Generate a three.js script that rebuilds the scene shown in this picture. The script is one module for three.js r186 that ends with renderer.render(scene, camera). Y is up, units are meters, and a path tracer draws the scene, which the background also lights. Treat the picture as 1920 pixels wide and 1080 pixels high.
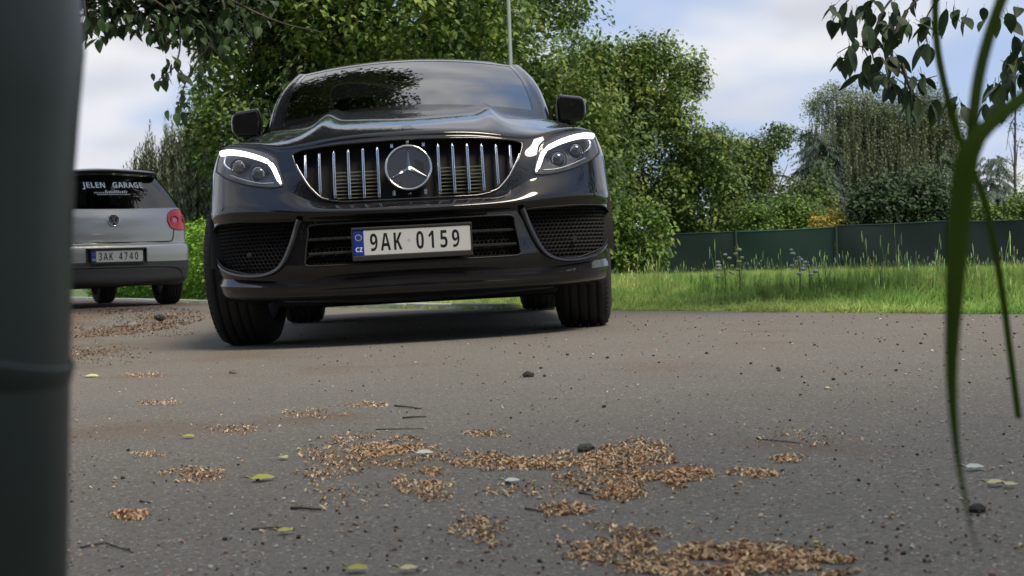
import * as THREE from 'three';
import { mergeGeometries } from 'three/addons/utils/BufferGeometryUtils.js';
import { RoundedBoxGeometry } from 'three/addons/geometries/RoundedBoxGeometry.js';
import { FontLoader } from 'three/addons/loaders/FontLoader.js';
import { TextGeometry } from 'three/addons/geometries/TextGeometry.js';

// ---------------------------------------------------------------- camera, sky, sun, exposure
const scene = new THREE.Scene();
const F = 2570;                                            // focal length in photograph pixels (1920 wide)
const camera = new THREE.PerspectiveCamera(2 * Math.atan(540 / F) * 180 / Math.PI, 1920 / 1080, 0.05, 1500);
camera.position.set(0, 0.33, 0);
camera.rotation.order = 'YXZ';
camera.rotation.set(-40 / F, 0, -0.035);
camera.focus = 4.2; camera.userData.fStop = 13;
camera.updateMatrixWorld(true);
scene.add(camera);

const rnd = seed => () => { seed |= 0; seed = seed + 0x6D2B79F5 | 0; let t = Math.imul(seed ^ seed >>> 15, 1 | seed); t = t + Math.imul(t ^ t >>> 7, 61 | t) ^ t; return ((t ^ t >>> 14) >>> 0) / 4294967296; };
const hash3 = (x, y, z) => { let h = Math.imul(x, 374761393) + Math.imul(y, 668265263) + Math.imul(z, 2147483647 ^ 0x5bd1e995) | 0; h = Math.imul(h ^ h >>> 13, 1274126177); return ((h ^ h >>> 16) >>> 0) / 4294967296; };
const sm = t => t * t * (3 - 2 * t), lerp = (a, b, t) => a + (b - a) * t, clamp = (x, a, b) => Math.min(b, Math.max(a, x));
const sstep = (a, b, x) => sm(clamp((x - a) / (b - a), 0, 1));
function noise3(x, y, z) {
  const i = Math.floor(x), j = Math.floor(y), k = Math.floor(z), u = sm(x - i), v = sm(y - j), w = sm(z - k);
  const c = (a, b, d) => hash3(i + a, j + b, k + d);
  return lerp(lerp(lerp(c(0, 0, 0), c(1, 0, 0), u), lerp(c(0, 1, 0), c(1, 1, 0), u), v), lerp(lerp(c(0, 0, 1), c(1, 0, 1), u), lerp(c(0, 1, 1), c(1, 1, 1), u), v), w);
}
const fbm = (x, y, z, o = 4) => { let s = 0, a = 0.5, n = 0; for (let i = 0; i < o; i++) { s += a * noise3(x, y, z); n += a; a *= 0.5; x *= 2.03; y *= 2.03; z *= 2.03; } return s / n; };

// bright broken cloud over pale blue, the same all the way round
function makeSky() {
  const W = 1024, H = 512, d = new Float32Array(W * H * 4);
  for (let j = 0; j < H; j++) {
    const el = ((j + 0.5) / H - 0.5) * Math.PI, ce = Math.cos(el), se = Math.sin(el);
    for (let i = 0; i < W; i++) {
      const az = ((i + 0.5) / W - 0.5) * 2 * Math.PI, x = ce * Math.cos(az), z = ce * Math.sin(az), y = Math.max(se, 0);
      const q = 1 / (y + 0.22), cx = x * q, cz = z * q;
      const n = fbm(cx * 1.9 + 3.1, 0.7, cz * 1.9 + 9.4, 5), n2 = fbm(cx * 5.2 + 31, 4.7, cz * 5.2, 4);
      const c = sstep(0.36, 0.62, n + 0.16 * (n2 - 0.5)), under = sstep(0.42, 0.7, n2) * 0.3;
      const blue = [0.34, 0.53, 0.9], white = [0.98 - under, 0.98 - under * 0.95, 1.0 - under * 0.8];
      const k = (j * W + i) * 4, hz = 1 - sstep(0, 0.35, y);
      for (let m = 0; m < 3; m++) { let v = lerp(blue[m], white[m], c); v = lerp(v, [0.82, 0.84, 0.9][m], hz * 0.45); d[k + m] = v * 0.8; }
      d[k + 3] = 1;
    }
  }
  const t = new THREE.DataTexture(d, W, H, THREE.RGBAFormat, THREE.FloatType);
  t.mapping = THREE.EquirectangularReflectionMapping; t.magFilter = t.minFilter = THREE.LinearFilter; t.needsUpdate = true;
  return t;
}
scene.background = scene.environment = makeSky();
scene.backgroundIntensity = 1; scene.environmentIntensity = 1;
const sun = new THREE.DirectionalLight(0xfff1dc, 3.5);
sun.position.set(14, 32, 5); sun.target.position.set(0, 0, -12);
sun.castShadow = true; sun.shadow.radius = 40; sun.shadow.mapSize.set(2048, 2048);
Object.assign(sun.shadow.camera, { left: -40, right: 40, top: 40, bottom: -40, near: 1, far: 120 });
scene.add(sun, sun.target);
const renderer = new THREE.WebGLRenderer({ antialias: true });
renderer.toneMapping = THREE.LinearToneMapping; renderer.toneMappingExposure = 1.18;
renderer.shadowMap.enabled = true;

// ---------------------------------------------------------------- helpers
const V = (x, y, z) => new THREE.Vector3(x, y, z);
const taken = {};
function numbered(n) { taken[n] = (taken[n] || 0) + 1; return taken[n] === 1 ? n : n + '_' + String(taken[n] - 1).padStart(3, '0'); }
function info(o, label, category, group, kind) { if (label) o.userData.label = label; if (category) o.userData.category = category; if (group) o.userData.group = group; if (kind) o.userData.kind = kind; return o; }
function thing(name, label, category, group) { const g = new THREE.Group(); g.name = numbered(name); scene.add(g); return info(g, label, category, group); }
function part(name, geo, mat, parent, label) {
  const m = new THREE.Mesh(Array.isArray(geo) ? merge(geo) : geo, mat); m.name = parent ? name : numbered(name); m.castShadow = m.receiveShadow = true;
  (parent || scene).add(m); if (label) m.userData.label = label; return m;
}
function structure(name, geo, mat) { const m = part(name, geo, mat); m.userData.kind = 'structure'; return m; }
function merge(list) {
  const keep = ['position', 'normal', 'uv'].filter(k => list.every(g => g.attributes[k]));
  if (list.every(g => g.attributes.color)) keep.push('color');
  return mergeGeometries(list.map(g => { g = g.index ? g.toNonIndexed() : g.clone(); for (const k of Object.keys(g.attributes)) if (!keep.includes(k)) g.deleteAttribute(k); return g; }));
}
const box = (w, h, d, x = 0, y = 0, z = 0, r = 0) => (r ? new RoundedBoxGeometry(w, h, d, 2, r) : new THREE.BoxGeometry(w, h, d)).translate(x, y, z);
const cyl = (r0, r1, h, n = 24) => new THREE.CylinderGeometry(r0, r1, h, n);
function pix(px, py, depth) {                             // photograph pixel at a distance along the view axis
  return V((px - 960) / F * depth, (540 - py) / F * depth, -depth).applyMatrix4(camera.matrixWorld);
}
function onGround(px, py) {                               // where the ray through a photograph pixel meets the ground
  const o = camera.position, d = pix(px, py, 1).sub(o); let t = 4;
  for (let i = 0; i < 12; i++) t = (ground(o.x + d.x * t, o.z + d.z * t) - o.y) / d.y;
  return o.clone().addScaledVector(d, t);
}
function taperTube(pts, r0, r1, n = 8, seg = 24, flat = 1) {
  const c = new THREE.CatmullRomCurve3(pts), g = new THREE.TubeGeometry(c, seg, 1, n, false), p = g.attributes.position, q = V(), m = V();
  for (let i = 0; i <= seg; i++) { const r = lerp(typeof r0 === 'function' ? r0(i / seg) : r0, typeof r0 === 'function' ? r0(i / seg) : r1, i / seg); c.getPointAt(i / seg, m); for (let j = 0; j <= n; j++) { const k = i * (n + 1) + j; q.fromBufferAttribute(p, k).sub(m).multiplyScalar(r); p.setXYZ(k, m.x + q.x, m.y + q.y * flat, m.z + q.z); } }
  g.computeVertexNormals(); return g;
}
function grid(nu, nv, fn, keep) {                         // indexed surface from fn(u, v) -> Vector3
  const pos = [], uv = [], idx = [];
  for (let j = 0; j <= nv; j++) for (let i = 0; i <= nu; i++) { const p = fn(i / nu, j / nv); pos.push(p.x, p.y, p.z); uv.push(i / nu, j / nv); }
  const at = k => V(pos[3 * k], pos[3 * k + 1], pos[3 * k + 2]);
  for (let j = 0; j < nv; j++) for (let i = 0; i < nu; i++) {
    const a = j * (nu + 1) + i, b = a + 1, c = a + nu + 1, d = c + 1;
    for (const t of [[a, b, d], [a, d, c]]) { if (keep && !keep(at(t[0]).add(at(t[1])).add(at(t[2])).multiplyScalar(1 / 3))) continue; idx.push(...t); }
  }
  const g = new THREE.BufferGeometry(); g.setAttribute('position', new THREE.Float32BufferAttribute(pos, 3)); g.setAttribute('uv', new THREE.Float32BufferAttribute(uv, 2)); g.setIndex(idx); g.computeVertexNormals(); return g;
}
const inside = (poly, x, y) => { let c = false; for (let i = 0, j = poly.length - 1; i < poly.length; j = i++) if ((poly[i][1] > y) !== (poly[j][1] > y) && x < (poly[j][0] - poly[i][0]) * (y - poly[i][1]) / (poly[j][1] - poly[i][1]) + poly[i][0]) c = !c; return c; };
function table(rows) {                                    // smooth lookup through [x, y] pairs
  return x => {
    if (x <= rows[0][0]) return rows[0][1]; const n = rows.length; if (x >= rows[n - 1][0]) return rows[n - 1][1];
    let i = 0; while (rows[i + 1][0] < x) i++;
    const sl = k => k <= 0 || k >= n - 1 ? (k <= 0 ? (rows[1][1] - rows[0][1]) / (rows[1][0] - rows[0][0]) * (rows[0][0] === 0 ? 0 : 1) : (rows[n - 1][1] - rows[n - 2][1]) / (rows[n - 1][0] - rows[n - 2][0])) : (rows[k + 1][1] - rows[k - 1][1]) / (rows[k + 1][0] - rows[k - 1][0]);
    const h = rows[i + 1][0] - rows[i][0], t = (x - rows[i][0]) / h, t2 = t * t, t3 = t2 * t;
    return (2 * t3 - 3 * t2 + 1) * rows[i][1] + (t3 - 2 * t2 + t) * h * sl(i) + (3 * t2 - 2 * t3) * rows[i + 1][1] + (t3 - t2) * h * sl(i + 1);
  };
}
const cat = (p0, p1, p2, p3, t) => 0.5 * (2 * p1 + (p2 - p0) * t + (2 * p0 - 5 * p1 + 4 * p2 - p3) * t * t + (3 * p1 - p0 - 3 * p2 + p3) * t * t * t);

// ---------------------------------------------------------------- materials
const rgb = (r, g, b) => new THREE.Color().setRGB(r, g, b);
const std = (c, rough = 0.8, o = {}) => new THREE.MeshStandardMaterial({ color: c, roughness: rough, side: THREE.DoubleSide, ...o });
const phys = (c, rough, o = {}) => new THREE.MeshPhysicalMaterial({ color: c, roughness: rough, side: THREE.DoubleSide, ...o });
function dataTex(n, fn, srgb, rep) {
  const d = new Uint8Array(n * n * 4);
  for (let j = 0; j < n; j++) for (let i = 0; i < n; i++) { const c = fn(i, j), k = (j * n + i) * 4; d[k] = c[0] * 255; d[k + 1] = c[1] * 255; d[k + 2] = c[2] * 255; d[k + 3] = 255; }
  const t = new THREE.DataTexture(d, n, n); t.wrapS = t.wrapT = THREE.RepeatWrapping; t.magFilter = THREE.LinearFilter; t.minFilter = THREE.LinearMipmapLinearFilter; t.generateMipmaps = true;
  if (srgb) t.colorSpace = THREE.SRGBColorSpace; if (rep) t.repeat.set(rep, rep); t.needsUpdate = true; return t;
}
const M = {
  black: phys(rgb(0.006, 0.006, 0.0075), 0.4, { clearcoat: 1, clearcoatRoughness: 0.02, specularIntensity: 0.15 }),
  gloss: phys(rgb(0.006, 0.006, 0.007), 0.12, { clearcoat: 0.6, clearcoatRoughness: 0.02 }),
  plastic: std(rgb(0.009, 0.009, 0.0095), 0.6),
  dark: std(rgb(0.006, 0.006, 0.006), 0.85),
  rubber: std(rgb(0.014, 0.014, 0.0145), 0.82),
  chrome: std(rgb(0.66, 0.67, 0.69), 0.14, { metalness: 1 }),
  satin: std(rgb(0.42, 0.43, 0.44), 0.35, { metalness: 1 }),
  fins: std(rgb(0.16, 0.16, 0.13), 0.5, { metalness: 0.6 }),
  glass: phys(rgb(0.12, 0.15, 0.145), 0.0, { transmission: 1, thickness: 0, ior: 3.4 }),
  lens: phys(rgb(0.96, 0.97, 0.98), 0.0, { transmission: 1, thickness: 0, ior: 1.35 }),
  tint: phys(rgb(0.05, 0.055, 0.06), 0.02, { transmission: 1, thickness: 0, ior: 1.75 }),
  silver: phys(rgb(0.35, 0.357, 0.34), 0.38, { metalness: 0.55, clearcoat: 0.8, clearcoatRoughness: 0.06 }),
  bumper: std(rgb(0.03, 0.032, 0.034), 0.6),
  red: phys(rgb(0.48, 0.008, 0.03), 0.3, { clearcoat: 0.6, clearcoatRoughness: 0.04 }),
  redDeep: phys(rgb(0.3, 0.006, 0.022), 0.3, { clearcoat: 0.6 }),
  cloth: std(rgb(0.008, 0.008, 0.009), 0.95),
};
// ---------------------------------------------------------------- the ground
const EDGE = V(1.53, 0, -7.27), ED = V(-0.4487, 0, -0.8937), EN = V(-0.8937, 0, 0.4487);   // far edge of the asphalt, its direction, and across it towards the yard
const along = (x, z) => (x - EDGE.x) * ED.x + (z - EDGE.z) * ED.z, across = (x, z) => (x - EDGE.x) * EN.x + (z - EDGE.z) * EN.z;
function ground(x, z) {
  let y = 0.018 * (clamp(x, -3.2, 3) + 0.45);
  y += 0.105 * sstep(-1.7, -3.4, x) * sstep(-8.5, -12.5, z) * sstep(-0.4, 1.2, across(x, z));
  const off = -across(x, z);
  if (off > 0) y += -0.28 * sstep(6, 24, off) + 0.03 * sstep(0.2, 1.5, off) * (fbm(x * 0.5, 2, z * 0.5, 2));
  return y;
}
function sheet(u0, u1, v0, v1, nu, nv, place, lift, color, uvScale = 1) {
  const g = grid(nu, nv, (u, v) => { const [x, z] = place(lerp(u0, u1, u), lerp(v0, v1, v)); return V(x, ground(x, z) + lift, z); });
  const p = g.attributes.position, c = [], uv = g.attributes.uv;
  for (let i = 0; i < p.count; i++) { const q = color ? color(p.getX(i), p.getZ(i)) : [1, 1, 1]; c.push(...q); uv.setXY(i, p.getX(i) * uvScale, p.getZ(i) * uvScale); }
  g.setAttribute('color', new THREE.Float32BufferAttribute(c, 3)); return g;
}
const road = (e, p) => [EDGE.x + ED.x * e + EN.x * p, EDGE.z + ED.z * e + EN.z * p];
// old asphalt: stones of many greys set in binder
const cellR = rnd(5), CN = 150, cells = Array.from({ length: CN * CN }, () => [cellR(), cellR(), cellR(), cellR()]);
const heights = new Float32Array(1024 * 1024);
const asphaltTex = dataTex(1024, (i, j) => {
  const s = CN / 1024, x = i * s, y = j * s, cx = Math.floor(x), cy = Math.floor(y); let b = 9, b2 = 9, v = 0, hue = 0;
  for (let a = -1; a <= 1; a++) for (let d = -1; d <= 1; d++) { const q = cells[((cy + d + CN) % CN) * CN + (cx + a + CN) % CN], dx = cx + a + q[0] - x, dy = cy + d + q[1] - y, r = dx * dx + dy * dy; if (r < b) { b2 = b; b = r; v = q[2]; hue = q[3]; } else if (r < b2) b2 = r; }
  const gap = Math.sqrt(b2) - Math.sqrt(b), stone = sstep(0.02, 0.28, gap);
  const tone = 0.425 + 0.13 * (v - 0.5) + (v > 0.95 ? 0.11 : 0) - (v < 0.07 ? 0.08 : 0), t = lerp(0.375, tone, stone) + 0.05 * (hash3(i, j, 3) - 0.5);
  heights[j * 1024 + i] = stone * (0.5 + 0.5 * v);
  return [t * (1.035 + 0.05 * (hue - 0.4)), t * 1.0, t * (0.92 - 0.04 * (hue - 0.5))];
}, true);
const asphaltBump = dataTex(1024, (i, j) => { const h = heights[j * 1024 + i]; return [h, h, h]; });
M.asphalt = std(rgb(1, 1, 1), 0.88, { map: asphaltTex, bumpMap: asphaltBump, bumpScale: 0.0014, vertexColors: true });
const dirtSpots = [[170, 610, 120, 22], [330, 585, 90, 8], [180, 660, 60, 14], [260, 705, 50, 8], [140, 590, 60, 20], [60, 640, 90, 30], [700, 860, 110, 24], [1200, 890, 130, 36], [1430, 1045, 120, 30], [1180, 1040, 110, 34], [250, 970, 60, 14], [1500, 830, 120, 22], [600, 780, 90, 16], [350, 890, 70, 16]];
let dirtWorld = null;
function asphaltColor(x, z) {
  dirtWorld ??= dirtSpots.map(([px, py, rx, ry]) => { const c = onGround(px, py), a = onGround(px + rx, py), b = onGround(px, py - ry); return [c.x, c.z, a.x - c.x, c.z - b.z]; });
  const big = 0.9 + 0.24 * fbm(x * 0.55, 1, z * 0.55, 4), fine = 0.93 + 0.14 * fbm(x * 6, 5, z * 6, 3);
  let dirt = 0; for (const [cx, cz, rx, rz] of dirtWorld) { const q = Math.hypot((x - cx) / rx, (z - cz) / rz); dirt = Math.max(dirt, 1.1 - q); }
  dirt = sstep(0.25, 0.75, clamp(dirt, 0, 1) * 0.8 + 0.55 * (fbm(x * 9, 8, z * 9, 4) - 0.35)) * (dirt > 0 ? 1 : 0);
  const verge = sstep(0.55, 0.75, fbm(x * 2.3, 11, z * 2.3, 4) - 0.1 + 0.45 * sstep(-2.2, -4.2, x) * sstep(-4, -9, z));
  const k = clamp(dirt * 0.75 + verge * 0.7, 0, 0.9), a = big * fine;
  return [a * lerp(1, 0.86, k), a * lerp(1, 0.6, k), a * lerp(1, 0.42, k)];
}
const roadGeo = merge([
  sheet(-14, 46, 0, 12, 300, 120, road, 0, asphaltColor, 1 / 0.75),
  sheet(-40, 46, 12, 46, 40, 20, road, 0, asphaltColor, 1 / 0.75),
]);
structure('road', roadGeo, M.asphalt);
// earth and turf beyond it, out to the horizon
const soilTex = dataTex(512, (i, j) => { const n = 0.5 * hash3(i, j, 1) + 0.5 * hash3(i >> 2, j >> 2, 2), w = fbm(i / 40, 1, j / 40, 3); return [0.26 + 0.12 * n * w, 0.30 + 0.16 * n, 0.13 + 0.08 * n]; }, true);
M.turf = std(rgb(1, 1, 1), 0.95, { map: soilTex });
structure('ground', merge([
  sheet(-60, 120, -0.02, -40, 120, 60, road, -0.012, null, 0.8),
  sheet(-400, 400, -40, -400, 30, 20, road, -0.012, null, 0.8),
  sheet(-400, 400, 46, 400, 30, 20, road, -0.012, null, 0.8),
  sheet(46, 400, -40, 46, 20, 20, road, -0.012, null, 0.8), sheet(-400, -40, -40, 46, 20, 20, road, -0.012, null, 0.8), sheet(-60, -40, -40, -0.02, 4, 8, road, -0.016, null, 0.8), sheet(-40, -14, 0, 12, 4, 4, road, -0.016, null, 0.8),
]), M.turf);
// kerb stones along the far edge of the asphalt
const kerbTex = dataTex(256, (i, j) => { const t = 0.66 + 0.14 * (fbm(i / 18, 3, j / 18, 3) - 0.5) + 0.1 * (hash3(i, j, 9) - 0.5); return [t, t, t * 0.97]; }, true);
M.kerb = std(rgb(1, 1, 1), 0.9, { map: kerbTex });
{
  const k = thing('kerb', 'low pale concrete edging along the far side of the asphalt', 'kerb'); k.userData.kind = 'structure'; delete k.userData.category;
  const stone = new RoundedBoxGeometry(0.985, 0.1, 0.11, 2, 0.012), r = rnd(8);
  for (let e = 3.6; e < 26; e += 1) {
    const [x, z] = road(e + 0.5, -0.075); const m = part('kerb_stone', stone, M.kerb, k);
    m.position.set(x, ground(x, z) - 0.007 + 0.008 * (r() - 0.5) + 0.012 * sstep(8, 12, e), z); m.rotation.y = Math.atan2(-ED.z, ED.x) + 0.006 * (r() - 0.5);
  }
}

// ---------------------------------------------------------------- foliage building blocks
function leafGeo(L, W, fold = 0.25, droop = 0.15) {       // a pointed leaf along +z, six faces, folded on its midrib
  const p = [[0, 0, 0], [-W, fold * W, L * 0.32], [-W * 0.86, fold * W - droop * L * 0.3, L * 0.62], [0, -droop * L, L], [W * 0.86, fold * W - droop * L * 0.3, L * 0.62], [W, fold * W, L * 0.32], [0, -droop * L * 0.12, L * 0.45]];
  const g = new THREE.BufferGeometry(); g.setAttribute('position', new THREE.Float32BufferAttribute(p.flat(), 3));
  g.setIndex([0, 1, 6, 1, 2, 6, 2, 3, 6, 6, 3, 4, 6, 4, 5, 6, 5, 0]); g.computeVertexNormals(); return g;
}
function tinted(g, c) { const n = g.attributes.position.count, a = new Float32Array(n * 3); for (let i = 0; i < n; i++) { a[3 * i] = c[0]; a[3 * i + 1] = c[1]; a[3 * i + 2] = c[2]; } g.setAttribute('color', new THREE.BufferAttribute(a, 3)); return g; }
const X1 = V(0, 0, 1), UPV = V(0, 1, 0);
function clumpGeo(kind, seed) {
  const r = rnd(seed), out = [], m = new THREE.Matrix4(), q = new THREE.Quaternion(), e = new THREE.Euler();
  const put = (g, p, yaw, pitch, roll, s, v) => { q.setFromEuler(e.set(pitch, yaw, roll, 'YXZ')); out.push(tinted(g.clone(), [v * (0.92 + 0.2 * r()), v, v * (0.85 + 0.25 * r())]).applyMatrix4(m.compose(p, q, V(s, s, s)))); };
  if (kind === 'broad') { const leaf = leafGeo(0.13, 0.034); for (let i = 0; i < 26; i++) { const d = V(r() - 0.5, (r() - 0.5) * 0.8, r() - 0.5).normalize().multiplyScalar(0.34 * Math.cbrt(r())); put(leaf, d, r() * 6.283, 0.1 + 0.9 * r(), (r() - 0.5) * 1.2, 0.7 + 0.6 * r(), 0.72 + 0.5 * r()); } }
  if (kind === 'small') { const leaf = leafGeo(0.07, 0.023); for (let i = 0; i < 34; i++) { const d = V(r() - 0.5, (r() - 0.5) * 0.8, r() - 0.5).normalize().multiplyScalar(0.28 * Math.cbrt(r())); put(leaf, d, r() * 6.283, -0.3 + 1.1 * r(), (r() - 0.5) * 1.4, 0.7 + 0.6 * r(), 0.7 + 0.5 * r()); } }
  if (kind === 'strand') { const leaf = leafGeo(0.075, 0.028); for (let i = 0; i < 30; i++) { const t = i / 30; put(leaf, V(0.07 * (r() - 0.5) + 0.05 * Math.sin(t * 4), -1.25 * t, 0.07 * (r() - 0.5)), r() * 6.283, 0.7 + 0.7 * r(), (r() - 0.5), 0.8 + 0.5 * r(), 0.7 + 0.5 * r()); } out.push(tinted(cyl(0.006, 0.003, 1.2, 3).translate(0, -0.6, 0), [0.5, 0.4, 0.4])); }
  if (kind === 'spruce') { const leaf = leafGeo(0.15, 0.014, 0.1, 0.35); for (let i = 0; i < 34; i++) { const t = i / 34; put(leaf, V((r() - 0.5) * 0.06, -0.16 * t * t + (r() - 0.5) * 0.03, 0.6 * t), (i % 2 ? 1 : -1) * (0.5 + 0.4 * r()), 0.2 + 0.5 * r(), r() - 0.5, 0.7 + 0.7 * (1 - t), 0.7 + 0.5 * r()); } out.push(tinted(cyl(0.004, 0.008, 0.6, 3).rotateX(-Math.PI / 2).translate(0, -0.04, 0.3), [0.4, 0.35, 0.3])); }
  if (kind === 'plume') { const leaf = leafGeo(0.13, 0.012, 0.2, 0.1); for (let i = 0; i < 34; i++) { const t = i / 34; put(leaf, V((r() - 0.5) * 0.1 * (1 - t), 0.8 * t, (r() - 0.5) * 0.1 * (1 - t)), r() * 6.283, -0.9 - 0.5 * r(), 0, 0.7 + 0.6 * (1 - t), 0.75 + 0.45 * r()); } }
  return merge(out);
}
const clumps = {}; for (const [i, k] of ['broad', 'small', 'strand', 'spruce', 'plume'].entries()) clumps[k] = [clumpGeo(k, 40 + i), clumpGeo(k, 60 + i)];
M.leaf = phys(rgb(1, 1, 1), 0.62, { vertexColors: true, transmission: 0.45, thickness: 0, ior: 1.3 });
M.needle = std(rgb(1, 1, 1), 0.7, { vertexColors: true });
const barkTex = dataTex(256, (i, j) => { const n = fbm(i / 7, j / 42, 1, 4), t = 0.16 + 0.34 * n * (0.7 + 0.3 * hash3(i, j, 4)); return [t * 1.06, t, t * 0.86]; }, true);
M.bark = std(rgb(1, 1, 1), 0.95, { map: barkTex, bumpMap: barkTex, bumpScale: 0.02 });
M.birch = std(rgb(0.5, 0.49, 0.45), 0.9);
function crown(parent, kind, n, lobes, palette, o = {}) {
  const r = rnd(o.seed || 1), m = new THREE.Matrix4(), q = new THREE.Quaternion(), e = new THREE.Euler(), c = new THREE.Color(), dir = V();
  const vol = lobes.map(l => l[3] * l[4] * l[5]), tot = vol.reduce((a, b) => a + b, 0), sets = [[], []];
  for (let i = 0, tries = 0; i < n && tries < n * 12; tries++) {
    let k = 0, w = r() * tot; while (k < lobes.length - 1 && (w -= vol[k]) > 0) k++;
    const [cx, cy, cz, rx, ry, rz] = lobes[k];
    dir.set(r() - 0.5, r() - 0.5, r() - 0.5); if (dir.length() > 0.5 || dir.length() < 0.01) continue; dir.normalize();
    const s = Math.pow(r(), o.bias || 0.42), p = V(cx + dir.x * rx * s, cy + dir.y * ry * s, cz + dir.z * rz * s);
    if (fbm(p.x * (o.freq || 0.9) + 7, p.y * (o.freq || 0.9), p.z * (o.freq || 0.9) + 3, 3) < (o.gap ?? 0.42)) continue;
    if (o.floor !== undefined && p.y < o.floor) continue;
    const yaw = o.out ? Math.atan2(p.x - cx, p.z - cz) + (r() - 0.5) * 1.2 : r() * 6.283;
    q.setFromEuler(e.set(o.pitch ? o.pitch[0] + r() * o.pitch[1] : (r() - 0.5) * 0.8, yaw, o.pitch ? 0 : (r() - 0.5) * 0.8, 'YXZ'));
    const z = (o.size || 1) * (0.75 + 0.5 * r()), col = palette[Math.floor(r() * palette.length)];
    const b = 0.8 + 0.4 * r(); sets[i & 1].push([m.compose(p, q, V(z, z * (o.tall || 1), z)).clone(), c.setRGB(col[0] * b, col[1] * b, col[2] * b).clone()]); i++;
  }
  sets.forEach((s, k) => {
    if (!s.length) return; const im = new THREE.InstancedMesh(clumps[kind][k], o.mat || M.leaf, s.length); im.name = 'crown'; im.userData.kind = 'stuff'; im.castShadow = im.receiveShadow = true;
    s.forEach(([mm, cc], i) => { im.setMatrixAt(i, mm); im.setColorAt(i, cc); }); parent.add(im);
  });
}
function trunk(parent, h, r, lobes, seed, mat = M.bark, limbs = 5) {
  const q = rnd(seed), top = V((q() - 0.5) * 0.4, h, (q() - 0.5) * 0.4), out = [taperTube([V(0, -0.15, 0), V((q() - 0.5) * 0.2, h * 0.4, (q() - 0.5) * 0.2), top], r, r * 0.45, 10, 16)];
  for (let i = 0; i < limbs; i++) { const l = lobes[i % lobes.length], y0 = h * (0.35 + 0.55 * q()), a = V(top.x * y0 / h, y0, top.z * y0 / h), b = V(l[0] + (q() - 0.5) * l[3], l[1] + (q() - 0.2) * l[4] * 0.7, l[2] + (q() - 0.5) * l[5]); out.push(taperTube([a, a.clone().lerp(b, 0.5).add(V(0, 0.25, 0)), b], r * 0.42, r * 0.1, 7, 12)); }
  part('trunk', merge(out), mat, parent);
}
const G = { mid: [[0.14, 0.235, 0.045], [0.175, 0.275, 0.055], [0.1, 0.18, 0.04], [0.23, 0.3, 0.06]], dark: [[0.04, 0.085, 0.028], [0.055, 0.11, 0.034], [0.05, 0.09, 0.035]], lime: [[0.17, 0.3, 0.04], [0.22, 0.33, 0.05], [0.12, 0.24, 0.035]], olive: [[0.12, 0.16, 0.06], [0.1, 0.15, 0.06], [0.15, 0.19, 0.09]], blue: [[0.07, 0.11, 0.08], [0.09, 0.13, 0.1], [0.055, 0.09, 0.06]], yellow: [[0.42, 0.34, 0.05], [0.5, 0.4, 0.06], [0.3, 0.32, 0.05]], pale: [[0.16, 0.2, 0.11], [0.2, 0.24, 0.15], [0.12, 0.16, 0.09]] };
function tree(name, label, px, depth, kind, n, lobes, palette, o = {}) {
  const x = (px - 960) / F * depth, z = -depth, t = thing(name, label, o.category || 'tree', o.group); t.position.set(x, ground(x, z), z);
  if (o.trunkH) trunk(t, o.trunkH, o.trunkR || 0.16, lobes, o.seed || 3, o.bark || M.bark, o.limbs ?? 5);
  crown(t, kind, n, lobes, palette, o); return t;
}
// ---------------------------------------------------------------- car bodies: surfaces lofted through feature lines
// a line is { w: half width, z, k: share of the plan curve, y: table over |a| }; a runs from -1 (image left) to 1, +z faces the camera
function shell(lines, zb, ex) {
  const L = lines.map(l => ({ ...l, yf: table(l.y) }));
  const P = (i, a) => { const A = Math.abs(a), l = L[i]; return V(a * l.w, l.yf(A), l.z + (l.k ?? 1) * zb(A) + (l.e ? l.e(A) : 0)); };
  const S = (g, a, t) => {                                // g: list of line numbers, t 0..1 through them
    const n = g.length - 1, f = clamp(t, 0, 1) * n, i = Math.min(n - 1, Math.floor(f)), u = f - i;
    const p = k => P(g[clamp(k, 0, n)], a), p0 = p(i - 1), p1 = p(i), p2 = p(i + 1), p3 = p(i + 2);
    if (i === 0) p0.copy(p1).multiplyScalar(2).sub(p2); if (i === n - 1) p3.copy(p2).multiplyScalar(2).sub(p1);
    return V(cat(p0.x, p1.x, p2.x, p3.x, u), cat(p0.y, p1.y, p2.y, p3.y, u), cat(p0.z, p1.z, p2.z, p3.z, u));
  };
  const dense = u => Math.sign(u) * (1 - Math.pow(1 - Math.abs(u), 1.6));
  const patch = (g, nu, nv, keep, a0 = -1, a1 = 1) => grid(nu, nv, (u, v) => S(g, a0 === -1 && a1 === 1 ? dense(u * 2 - 1) : lerp(a0, a1, u), v), keep);
  const front = (groups, x, y, off = 0) => {              // the point of those groups seen from ahead at (x, y), moved along +z
    let best = null, bd = 1e9;
    for (const g of groups) {
      let prev = null;
      for (let k = 0; k <= 24; k++) {
        const t = k / 24; let a = clamp(x / L[g[0]].w, -1, 1), p = S(g, a, t); a = clamp(a * x / (p.x || x || 1), -1, 1); if (x === 0) a = 0; p = S(g, a, t);
        if (prev && (prev.y - y) * (p.y - y) <= 0) { const u = (y - prev.y) / ((p.y - prev.y) || 1); return V(x, y, lerp(prev.z, p.z, clamp(u, 0, 1)) + off); }
        const d = Math.abs(p.y - y); if (d < bd) { bd = d; best = p.z; } prev = p;
      }
    }
    return V(x, y, best + off);
  };
  return { P, S, patch, front };
}
function outline(pts, n = 60, closed = true) { const c = new THREE.CatmullRomCurve3(pts.map(p => V(p[0], p[1], 0)), closed, 'catmullrom', 0.25); return c.getPoints(n).map(p => [p.x, p.y]); }
const mirror = pts => pts.map(([x, y]) => [-x, y]).reverse();
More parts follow.
